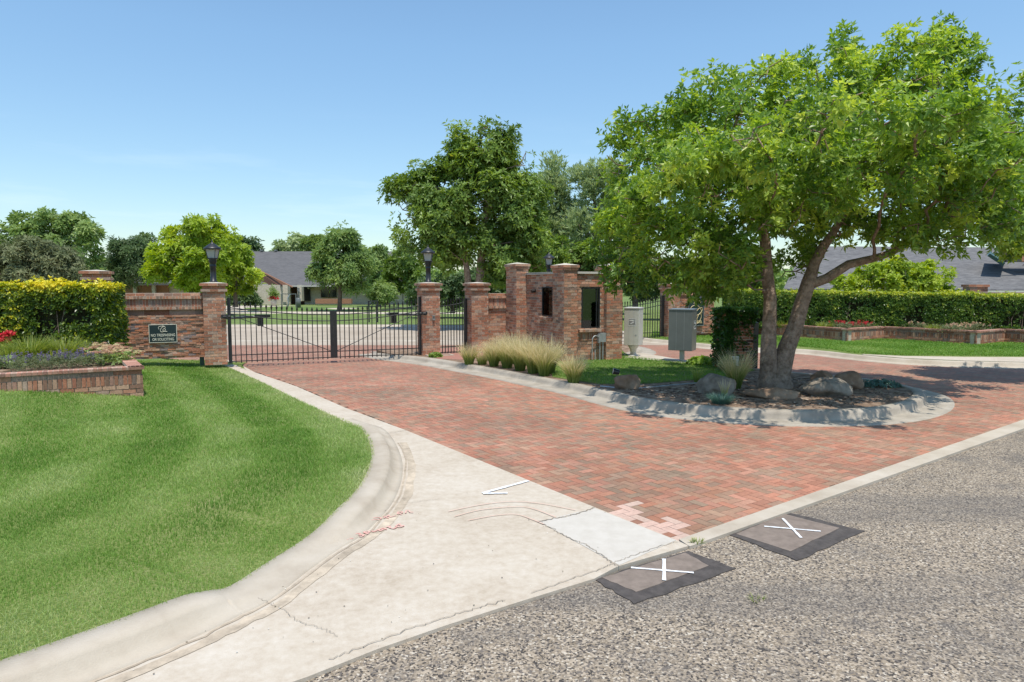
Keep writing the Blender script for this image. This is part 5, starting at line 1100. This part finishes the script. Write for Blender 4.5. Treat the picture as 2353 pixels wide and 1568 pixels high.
# find join index: number of sampled nodes before T1c
def count_nodes(t, step):
    pts = t['pts']; c = 0
    for i in range(len(pts) - 1):
        m = max(1, int(np.linalg.norm(np.array(pts[i + 1][:3]) - np.array(pts[i][:3])) / (step * .8))); c += m + (1 if i == len(pts) - 2 else 0)
    return c
st_ = .26; n1 = count_nodes(tr[0], st_); n2 = 0
pts = tr[1]['pts']
for i in range(5): n2 += max(1, int(np.linalg.norm(np.array(pts[i + 1][:3]) - np.array(pts[i][:3])) / (st_ * .8)))
tr[2]['join'] = n1 + n2
lob = px_lobes(dd, [(l[0], l[1] + (22 if l[1] < 240 else 8 if l[1] < 345 else 0)) + tuple(l[2:]) for l in [(1445, 330, 70, 95, 0, 1.2), (1500, 300, 70, 70, .6, 1.2), (1640, 250, 100, 105, 0, 1.8), (1730, 200, 90, 75, .3, 1.6), (1860, 190, 110, 110, 0, 2.2), (1900, 150, 70, 70, -.4, 1.2), (2060, 150, 110, 85, 0, 1.8), (2140, 110, 60, 55, .2, 1.0), (2190, 180, 60, 55, 0, 1.), (2200, 260, 80, 85, 0, 1.4), (2000, 300, 190, 120, 0, 3.0), (1780, 340, 170, 110, .2, 3.0),
    (1560, 420, 160, 110, 0, 2.6), (1460, 500, 90, 90, -.2, 1.6), (1450, 600, 75, 60, -.2, 1.2), (1590, 590, 120, 75, -.6, 2.0), (1700, 560, 90, 90, -.8, 1.8), (1690, 640, 90, 45, -.6, 1.2), (1800, 470, 110, 60, -.6, 2.6), (2000, 440, 180, 85, 0, 3.2), (2170, 400, 130, 110, 0, 2.2), (2210, 500, 100, 75, -.3, 1.7), (2120, 540, 110, 50, -.6, 1.6), (1960, 530, 80, 40, .8, 1.5), (1700, 330, 130, 80, -3., 1.3), (1950, 300, 150, 80, -3.2, 1.3), (2200, 360, 110, 80, -2.4, 1.4), (2060, 400, 110, 50, -3.2, 1.0), (1560, 420, 100, 60, -2.4, 1.2), (1760, 250, 100, 50, -4.0, 1.1), (1940, 250, 110, 50, -4.2, 1.1), (2110, 300, 90, 50, -3.9, 1.1), (1640, 330, 80, 50, -3.8, 1.0), (2280, 390, 60, 70, -1.5, 1.2), (2250, 310, 70, 60, -2.8, 1.2), (2180, 260, 70, 50, -4.2, 1.0), (2260, 420, 50, 120, .2, 1.2), (1830, 600, 60, 50, .9, 1.), (1520, 650, 70, 35, -.4, .9), (1420, 560, 55, 70, -.2, 1.0), (1640, 500, 90, 70, -.8, 1.4), (1560, 520, 90, 60, .8, 1.4), (1620, 660, 70, 30, .2, .9), (1900, 420, 150, 120, 1.6, 1.5), (1800, 420, 150, 100, -1.8, 1.3), (2050, 330, 140, 120, -1.8, 1.3)]])
tree('shade_tree', 'large leafy tree with forked trunk and boulders on the mulch island', (tb.x, tb.y, .14), tr, lob, n_attr=2600, step=st_, nw=21500, k=5, ln=.135, wd=.055, lm='leaf_main', tip=.0085, spread=.125, tilt=(25, 85), hi=.03, expo=2.25)
# right edge tree
d1 = 15.6; c = G(2500, 870, .15); 
tree('shade_tree', 'leafy tree reaching in from the right edge of the photo', PT(2500, 800, d1) * 1, [px_trunk(d1, [(2500, 850, .2), (2490, 700, .17), (2470, 560, .14), (2440, 430, .09), (2430, 300, .05)])],
     px_lobes(d1, [(2380, 260, 90, 90), (2375, 195, 60, 45), (2300, 250, 35, 40), (2350, 350, 80, 90), (2420, 420, 130, 120), (2350, 480, 90, 90), (2520, 350, 150, 160), (2400, 560, 130, 50), (2320, 545, 60, 40, .5), (2300, 330, 45, 60, .5), (2330, 250, 60, 50), (2340, 500, 80, 60, -1.6), (2320, 420, 60, 80, 1)]), n_attr=750, step=.28, nw=8000, k=6, ln=.14, wd=.057, lm='leaf_main', tip=.007, spread=.17, sides=5)

# ------------------------------------------------------------------ background trees
d = 34
tree('broad_tree', 'tall irregular dark green tree behind the small side gate', PT(1105, 750, d), [px_trunk(d, [(1106, 740, .30), (1104, 650, .26), (1106, 600, .22), (1108, 540, .18), (1120, 480, .13), (1130, 420, .09), (1125, 360, .05)]), px_trunk(d, [(1078, 740, .2), (1075, 640, .17), (1068, 580, .14), (1050, 530, .11), (1020, 480, .07), (990, 450, .04)])],
     px_lobes(d, [(1110, 340, 75, 45), (1060, 330, 40, 35), (1170, 330, 50, 35), (1195, 370, 35, 40), (1060, 390, 60, 40), (1120, 420, 80, 45), (1180, 450, 70, 50), (970, 430, 60, 45), (920, 450, 35, 25), (1000, 500, 80, 55), (1200, 520, 60, 60), (1140, 500, 60, 40), (1030, 570, 70, 45), (940, 540, 35, 45), (1190, 600, 65, 50), (1130, 600, 35, 30), (1100, 480, 90, 50), (1040, 520, 80, 50), (1150, 560, 70, 40)]),
     n_attr=1150, step=.5, nw=15000, k=5, ln=.26, wd=.10, lm='leaf_mid', tip=.02, spread=.3, group='trees beyond the gates', sides=6)
tree('poplar_tree', 'tall pale willowy tree rising to a point behind the dark tree', PT(1270, 740, 52), [px_trunk(52, [(1270, 735, .3), (1270, 550, .2), (1268, 430, .08)])], px_lobes(52, [(1270, 400, 22, 35), (1265, 450, 50, 50), (1255, 530, 65, 60), (1275, 610, 60, 60), (1310, 540, 45, 60)]), n_attr=360, step=.8, nw=3800, k=5, ln=.5, wd=.10, lm='leaf_pale', tip=.03, spread=.45, up=1.2, tilt=(10, 45), group='trees beyond the gates', sides=4)
tree('poplar_tree', 'wide pale willowy tree just left of the large shade tree', PT(1370, 740, 50), [px_trunk(50, [(1370, 735, .3), (1372, 560, .2), (1365, 440, .08)])], px_lobes(50, [(1350, 420, 40, 40), (1400, 430, 50, 50), (1360, 500, 70, 60), (1430, 510, 70, 70), (1350, 590, 60, 60), (1430, 610, 70, 50)]), n_attr=420, step=.8, nw=4600, k=5, ln=.5, wd=.10, lm='leaf_pale', tip=.03, spread=.45, up=1.2, tilt=(10, 45), group='trees beyond the gates', sides=4)
BG = [
 ('broad_tree', 'leafy green tree low behind the guardhouse roof', 40, (1330, 735), (1330, 610), [(1300, 590, 60, 50), (1380, 600, 60, 50), (1250, 620, 40, 40), (1340, 650, 70, 30)], 'leaf_mid', 2600, .28, .12, 40),
 ('broad_tree', 'dark tree mass between guardhouse and grey mailbox', 42, (1460, 735), (1460, 620), [(1440, 620, 70, 50), (1520, 640, 70, 45), (1600, 640, 70, 45)], 'leaf_dark', 2400, .3, .12, 40),
 ('broad_tree', 'dense dark bushes seen through the small side gate', 45, (1040, 720), (1040, 690), [(1000, 670, 60, 40), (1060, 660, 50, 45), (1120, 660, 50, 40)], 'leaf_dark', 2000, .3, .14, 30),
 ('lawn_tree', 'round green tree in the lawn straight behind the gate', 57, (780, 716), (782, 650), [(785, 545, 28, 32), (770, 590, 45, 40), (745, 630, 38, 28), (790, 620, 50, 42), (820, 600, 35, 45), (830, 640, 30, 28), (790, 655, 40, 18)], 'leaf_farlight', 3400, .42, .14, 57),
 ('lawn_tree', 'slim green tree right behind the round lawn tree', 70, (870, 705), (870, 660), [(860, 590, 28, 30), (875, 630, 35, 35), (850, 650, 30, 22)], 'leaf_farlight', 1500, .45, .17, 70),
 ('lawn_tree', 'loose green tree left of the middle lamp', 62, (945, 700), (940, 640), [(930, 600, 35, 35), (915, 640, 30, 30), (960, 640, 35, 35), (945, 570, 20, 20)], 'leaf_mid', 2000, .42, .15, 62),
 ('lawn_tree', 'small light green tree near the house windows', 60, (888, 700), (888, 690), [(890, 668, 24, 16), (905, 680, 16, 12), (872, 682, 18, 12)], 'leaf_farlight', 900, .3, .12, 60),
 ('yellow_tree', 'bright yellow green tree behind the no trespassing wall', 48, (437, 720), (440, 640), [(430, 545, 55, 38), (470, 530, 40, 35), (390, 590, 50, 45), (450, 600, 70, 50), (510, 580, 40, 50), (370, 630, 30, 25), (440, 640, 60, 22)], 'leaf_yellow', 5200, .36, .14, 48),
 ('yellow_tree', 'smaller yellow green tree right of the left lamp', 55, (541, 706), (541, 672), [(545, 600, 35, 30), (565, 630, 28, 25), (525, 640, 30, 28), (545, 655, 40, 14)], 'leaf_yellow', 1900, .36, .14, 55),
 ('broad_tree', 'broad green tree at the far left above the hedge', 52, (120, 740), (130, 620), [(110, 520, 60, 35), (40, 530, 50, 30), (180, 530, 45, 35), (100, 570, 90, 45), (190, 580, 40, 40), (20, 570, 50, 40), (205, 620, 35, 40)], 'leaf_farlight', 5200, .4, .15, 52),
 ('broad_tree', 'brownish green tree at the left edge in front of the broad tree', 38, (60, 740), (70, 640), [(50, 580, 60, 35), (110, 590, 55, 35), (20, 620, 60, 35), (140, 630, 55, 35), (70, 640, 90, 30)], 'leaf_brown', 5200, .26, .08, 38),
 ('juniper_tree', 'dark evergreen tree left of the yellow green tree', 60, (280, 720), (285, 640), [(265, 570, 38, 28), (300, 590, 50, 35), (250, 610, 38, 38), (320, 620, 40, 40), (335, 570, 30, 18), (290, 640, 50, 22)], 'leaf_dark', 3800, .35, .09, 60),
 ('far_tree', 'grey green tree tops above the grey roof ridge', 105, (665, 690), (668, 600), [(655, 568, 25, 14), (690, 566, 30, 16), (640, 572, 10, 8)], 'leaf_pale', 900, .8, .3, 105),
 ('far_tree', 'tree tops above the roof just left of the lawn tree', 100, (730, 690), (735, 600), [(725, 568, 22, 14), (745, 572, 16, 12)], 'leaf_farlight', 600, .8, .3, 100),
 ('far_tree', 'dark tree between evergreen and yellow tree in the distance', 80, (345, 690), (345, 600), [(340, 560, 28, 14), (350, 590, 26, 25)], 'leaf_dark', 900, .6, .2, 80),
 ('far_tree', 'dark treetops peeking over the roof beside the yellow tree', 95, (570, 690), (575, 610), [(560, 566, 22, 12), (590, 572, 20, 8)], 'leaf_dark', 500, .7, .25, 95),
 ('yellow_shrub_tree', 'yellow green leafy tree behind the right hedge', 31, (2070, 740), (2070, 690), [(2000, 640, 55, 28), (2070, 625, 60, 30), (2130, 640, 55, 30), (2170, 655, 30, 20), (1960, 655, 50, 18), (2080, 655, 90, 16)], 'leaf_yellow', 2600, .2, .09, 31),
 ('broad_tree', 'green leafy tree behind the gold lettered sign wall', 33, (1690, 740), (1700, 680), [(1660, 640, 60, 35), (1740, 640, 60, 35), (1700, 600, 60, 35)], 'leaf_mid', 2200, .22, .1, 33),
]
for nm, lab, d, b_, f_, lobs, lm, nw, ln, wd, _ in BG:
    tall = max(l[3] for l in lobs); dz = d / FPX; st = max(.3, 14 * dz); b0 = PT(b_[0], b_[1], d)
    cu = sum(l[0] for l in lobs) / len(lobs); tv = min(l[1] for l in lobs)
    tree(nm, lab, b0, [px_trunk(d, [(b_[0], b_[1], 5.5 * dz), (f_[0], f_[1], 4.2 * dz), ((f_[0] + cu) / 2, (f_[1] + tv) / 2, 2.5 * dz), (cu, tv + 10, 1 * dz)])], px_lobes(d, lobs), n_attr=60 + 34 * len(lobs), step=st, nw=nw, k=5, ln=ln, wd=wd, lm=lm, bm_='bark_far', tip=.5 * dz, spread=8 * dz, group='trees beyond the gates', sides=4, up=.5)
shrub('round_shrub', 'dark round clipped bush below the smaller yellow green tree', tuple(PT(558, 690, 60)), 900, 1.3, 1.2, 1.1, 'leaf_dark', .3, .12)
for u, lab in ((590, 'dark low bush at the stone house wall'), (520, 'dark low bush just right of the left lamp pillar')): shrub('round_shrub', lab, tuple(PT(u - 10, 700, 62)), 260, .9, .8, .8, 'leaf_dark', .3, .1)

n = 15000; xx = RS.uniform(-260, 260, n); yy = 165 + RS.uniform(-14, 14, n) - np.abs(xx) * .12; hh = 6.0 + 3.2 * np.array([noise.noise((q * .045, 3, 0)) for q in xx]) + 1.6 * np.array([noise.noise((q * .2, 9, 0)) for q in xx])
P = np.column_stack([xx, yy, hh * RS.uniform(0, 1, n) ** .6]); V, F, v = leaves_np(P, RS.normal(size=(n, 3)) + np.array([0, -.3, .8]), 4, 1.5, .7, vb=np.clip(.45 + .5 * np.array([noise.noise((q * .06, 1, 0)) for q in xx]), 0, 1)); tag(np_mesh('distant_trees', V, F, [M['leaf_farlight']], var=v), 'band of distant trees along the horizon', 'trees', None, 'stuff')
# ------------------------------------------------------------------ houses
def quadm(mb, pts, col=None): mb.add([tuple(p) for p in pts], [tuple(range(len(pts)))], col)
hz = .15; HD = 76.
hb = PT(670, 698, HD); house = empty('ranch_house', (hb.x, hb.y, hz), 'low pale stone house with a broad grey shingle roof beyond the gate', 'house')
def P_(u, v, d): return tuple(PT(u, v, d))
def wall_seg(name, u0, d0_, u1, d1_, vtop, m='stone', v0=None, parent=house, th=.3, zt=None):
    a = PT(u0, 690, d0_); b = PT(u1, 690, d1_); zt = PT(u0, vtop, d0_).z if zt is None else zt; an = math.atan2(b.y - a.y, b.x - a.x); l = math.hypot(b.x - a.x, b.y - a.y)
    mb = MB().frame((a.x, a.y, 0), an); mb.box(0, l, 0, th, 0, zt); return mb.build(name, M[m], parent)
def rbox(name, u0, u1, v0, v1, d, m, parent, dep=.15):
    a = PT(u0, v1, d); b = PT(u1, v0, d); mb = MB(); mb.box(min(a.x, b.x), max(a.x, b.x), d - dep, d, a.z, b.z); return mb.build(name, M[m], parent)
wall_seg('wall', 583, 77, 667, 77, 655); wall_seg('wall', 700, 78, 905, 78, 655); wall_seg('wall', 905, 78, 990, 78, 655, 'stone'); wall_seg('wall', 665, 80, 705, 80, 655, 'brown'); wall_seg('side_wing', 460, 82, 584, 82, 655); wall_seg('wall', 584, 82, 584.2, 77, 655)
rbox('low_wall', 560, 584, 682, 700, 75, 'terracotta', house, .3); rbox('pillar', 656, 666, 655, 694, 75.6, 'stone', house, .8); rbox('pillar', 689, 698, 655, 692, 76.5, 'stone', house, .8)
dr = rbox('door', 699, 713, 656, 692, 77.9, 'dark_glassy', house); rbox('door_light', 707, 711, 661, 664, 77.6, 'white', dr, .05)
for u0, u1, v0, v1 in ((738, 773, 660, 684), (845, 866, 658, 686)):
    wn = rbox('window', u0, u1, v0, v1, 77.9, 'brown', house, .12); rbox('pane', u0 + .6, u1 - .6, v0 + .8, v1 - .8, 77.75, 'window', wn, .06); rbox('mullion', (u0 + u1) / 2 - .4, (u0 + u1) / 2 + .4, v0, v1, 77.65, 'brown', wn, .05)
rbox('stone_bench', 728, 810, 687, 698, 74, 'terracotta', house, .6)
mb = MB(); ez = PT(670, 656.5, 74.5).z
RL = PT(557, 578, 92); RR = PT(900, 578, 92); EL = PT(670, 657, 76.2); ER = PT(960, 655, 76.8); GL_ = PT(590, 617, 83.5)
def thick(mb, pts, t=.18):
    top = [Vector(p) for p in pts]; n = (top[1] - top[0]).cross(top[2] - top[0]).normalized(); n = n if n.z > 0 else -n
    bot = [p - n * t for p in top]; k = len(top); mb.add([tuple(p) for p in top + bot], [tuple(range(k)), tuple(range(2 * k - 1, k - 1, -1))] + [(i, k + i, k + (i + 1) % k, (i + 1) % k) for i in range(k)])
thick(mb, [EL, ER, RR, RL, GL_]); back1 = RL + Vector((0, 16, -4)); back2 = RR + Vector((0, 16, -4)); thick(mb, [RL, RR, back2, back1]); mb.build('roof', M['roof_grey'], house)
mb = MB(); thick(mb, [PT(590, 618.5, 83.3), PT(670, 658.5, 74), PT(670, 661, 74), PT(590, 621.5, 83.3)], .12); mb.build('barge_board', M['terracotta'], house)
mb = MB(); mb.add([tuple(PT(592, 622, 83)), tuple(PT(666, 659, 75.5)), tuple(PT(640, 657, 77.2)), tuple(PT(588, 656, 83))], [(0, 1, 2, 3)]); mb.build('gable', M['brown'], house)
mb = MB(); thick(mb, [PT(480, 657, 80), PT(619, 652, 80), PT(600, 640, 84), PT(588, 634, 86), PT(480, 634, 86)], .15); mb.build('wing_roof', M['roof_grey'], house)
rbox('eave_board', 560, 620, 653, 656, 79.9, 'coping', house, .1); rbox('eave_board', 671, 960, 656.5, 659, 74.3, 'coping', house, .1)
for u in (575, 600, 632): rbox('roof_vent', u, u + 6, 574.5, 578.5, 92, 'grey_metal', house, .5)
# neighbour garage left
gb = PT(330, 695, 66); gar = empty('garage', (gb.x, gb.y, hz), 'low house with reddish doors and cream posts behind the left wall', 'house')
rbox('wall', 265, 392, 650, 705, 67, 'stone', gar, .3); rbox('wall', 392, 470, 655, 705, 67, 'stone', gar, .4)
for u0, u1 in ((278, 308), (318, 352), (358, 388)): rbox('garage_door', u0, u1, 652, 702, 66.5, 'terracotta', gar, .1)
for u in (310, 353): rbox('post', u, u + 5, 650, 702, 66.2, 'coping', gar, .25)
mb = MB(); thick(mb, [PT(255, 651, 65), PT(475, 651, 65), PT(475, 632, 76), PT(255, 632, 76)], .2); mb.build('roof', M['roof_grey'], gar)
# house at right
hr = PT(2150, 700, 44); h2_ = empty('brick_house', (hr.x, hr.y, hz), 'house with a large light grey shingle roof behind the right hedge', 'house')
mb = MB(); a = PT(1800, 664, 41); b = PT(2800, 668, 41); thick(mb, [a, b, PT(2800, 572, 52), PT(1850, 566, 52)], .25); mb.build('roof', M['roof_light'], h2_)
mb = MB(); mb.box(a.x + .5, b.x, 41.8, 42.2, 0, a.z); mb.build('wall', M['terracotta'], h2_)
mb = MB(); mb.box(a.x, b.x, 40.85, 41, a.z - .28, a.z - .1); mb.build('gutter', M['coping'], h2_)
dm = rbox('dormer', 2304, 2420, 560, 603, 45.5, 'terracotta', h2_, 1.5); rbox('window', 2310, 2345, 597, 603, 44.0, 'window', dm, .1)
mb = MB(); thick(mb, [PT(2275, 583, 43.5), PT(2310, 606, 43.5), PT(2310, 600, 47), PT(2275, 577, 47)], .2); mb.build('dormer_roof', M['teal'], h2_)
# low brick wall with piers behind the right hedge
wl = PT(2190, 720, 33); gw = empty('garden_wall', (wl.x, wl.y, .15), 'low dark brick wall with piers behind the right hedge', 'wall')
mb = MB(); a = PT(1960, 676, 33); b = PT(2500, 672, 31); an = math.atan2(b.y - a.y, b.x - a.x); l = (Vector(b) - Vector(a)).length; mb.frame((a.x, a.y, 0), an); brick_block(mb, l, .3, .1, 1.95, faces='f', pal=PALD, Lb=.4, course=.1); mb.build('wall_body', M['brick'], gw)
for u, v in ((2112, 651), (2243, 654), (2400, 655)):
    c = PT(u, v, 32.6); mb = MB().frame((c.x, c.y, 0), an); brick_block(mb, .75, .75, .1, c.z - .12, -.37, -.3, pal=PALD, faces='flr', Lb=.3, course=.1); brick_block(mb, .86, .86, c.z - .12, c.z, -.43, -.35, faces='flr', course=.12, Lb=.3); mb.build('pier', M['brick'], gw)

# ------------------------------------------------------------------ garden furniture beyond the gate
slab('putting_green', [PT(605, 699, 62) * 1, PT(640, 705, 58), PT(720, 706, 57), PT(800, 704, 58), PT(830, 699, 62), PT(760, 694, 68), PT(690, 695, 68)], .1, .135, M['turf'])
slab('garden_path', [Vector((-45, 52, 0)), Vector((-30, 53, 0)), Vector((-8, 51.5, 0)), Vector((0, 52, 0)), Vector((12, 50.5, 0)), Vector((12, 53.5, 0)), Vector((0, 55, 0)), Vector((-8, 54.5, 0)), Vector((-22, 57, 0)), Vector((-26, 66, 0)), Vector((-23, 73.5, 0)), Vector((-30, 73.5, 0)), Vector((-33, 60, 0)), Vector((-45, 56, 0))], .1, .131, M['concrete'])
slab('sand_patch', [PT(745, 697.5, 64), PT(775, 700, 61), PT(830, 697, 64), PT(790, 695, 66)], .13, .14, M['curb'])
c = G(858, 741, .12); r = empty('arch_frame', c, 'black two legged metal frame with a box top standing in the far lawn', 'metal frame'); mb = MB().frame(c)
for x in (-.25, .25): mb.box(x - .035, x + .035, -.035, .035, 0, 1.25)
mb.build('leg', M['black'], r); mb = MB().frame(c); mb.box(-.3, .3, -.06, .06, 1.2, 1.27); mb.box(-.3, -.25, -.06, .06, .95, 1.2); mb.box(.25, .3, -.06, .06, .95, 1.2); mb.tube([(-.2, 0, 1.0), (-.1, 0, 1.12), (.1, 0, 1.12), (.2, 0, 1.0)], .03, 6); mb.build('box_top', M['black'], r)
c = PT(629, 694, 72); c.z = .13; r = empty('flower_pot', c, 'pale pot with pink red flowers by the stone house', 'flower pot'); mb = MB().frame(c); mb.lathe([(0, 0), (.25, 0), (.3, .4), (.33, .7), (0, .7)], sides=12); mb.build('pot', M['coping'], r)
P = np.array([[c.x, c.y, .95]]) + RS.normal(size=(120, 3)) * np.array([.25, .25, .1]); V, F, v = leaves_np(P, RS.normal(size=(120, 3)) + np.array([0, 0, 1]), 5, .1, .07); np_mesh('flowers', V, F, [M['red']], r, var=v)
P = np.array([[c.x, c.y, 1.35]]) + RS.normal(size=(80, 3)) * np.array([.18, .18, .3]); V, F, v = leaves_np(P, RS.normal(size=(80, 3)) * .5 + np.array([0, 0, 1]), 5, .4, .1); np_mesh('foliage', V, F, [M['leaf_farlight']], r, var=v)
c = PT(686, 701, 66); c.z = .13; r = empty('garden_statue', c, 'slender grey metal garden statue beside the putting green', 'statue'); mb = MB().frame(c)
mb.lathe([(0, 0), (.22, 0), (.22, .9), (.14, .95), (0, .95)], sides=10); mb.build('plinth', M['grey_metal'], r); mb = MB().frame(c); mb.tube(smooth_path([(-.05, 0, .95), (0, 0, 1.2), (.04, 0, 1.5), (0, 0, 1.75)], 4), [.06] * 4 + [.08] * 4 + [.1] * 4 + [.05], 8); mb.lathe([(0, 1.72), (.07, 1.78), (.08, 1.86), (.04, 1.94), (0, 1.95)], sides=8); mb.tube([(0, 0, 1.65), (.2, 0, 1.45), (.25, 0, 1.25)], .03, 6); mb.tube([(.05, 0, .95), (.1, 0, 1.2)], .05, 6); mb.build('figure', M['grey_metal'], r)
c = PT(664, 700, 67); c.z = .13; r = empty('garden_rack', c, 'dark metal rack standing left of the garden statue', 'rack'); mb = MB().frame(c)
for x in (-.7, .7): mb.box(x - .05, x + .05, -.05, .05, 0, 1.35)
mb.box(-.7, .7, -.04, .04, 1.28, 1.36); mb.box(.95, 1.05, -.05, .05, 0, 1.9); mb.build('frame', M['grey_metal'], r); mb = MB().frame(c); mb.tube([(-.2, 0, 0), (0, -.1, .4), (-.1, 0, .9), (.15, 0, 1.28)], .09, 6); mb.build('hanging_ornament', M['alu'], r)
c = PT(926, 697, 66); c.z = .13; r = empty('patio_umbrella', c, 'dark patio umbrella over a table near the far house', 'umbrella'); mb = MB().frame(c); mb.tube([(0, 0, 0), (0, 0, 2.4)], .04, 6); mb.build('pole', M['black'], r); mb = MB().frame(c); mb.lathe([(1.6, 1.95), (1.55, 2.0), (.8, 2.25), (0, 2.5)], sides=8, smooth=False); mb.build('canopy', M['black'], r)
c = PT(930, 699, 65); c.z = .13; r = empty('patio_table', c, 'small patio table under the dark umbrella', 'table'); mb = MB().frame(c); mb.box(-.8, .8, -.4, .4, .7, .76); mb.build('table_top', M['alu'], r); mb = MB().frame(c); [mb.box(x - .03, x + .03, y - .03, y + .03, 0, .7) for x in (-.7, .7) for y in (-.3, .3)]; mb.build('legs', M['alu'], r)
c = PT(1170, 655, 27); c.z = 2.0; 
print('objects', len(COL.objects), 'leaf/tri total', sum(len(o.data.polygons) for o in COL.objects if o.type == 'MESH'))
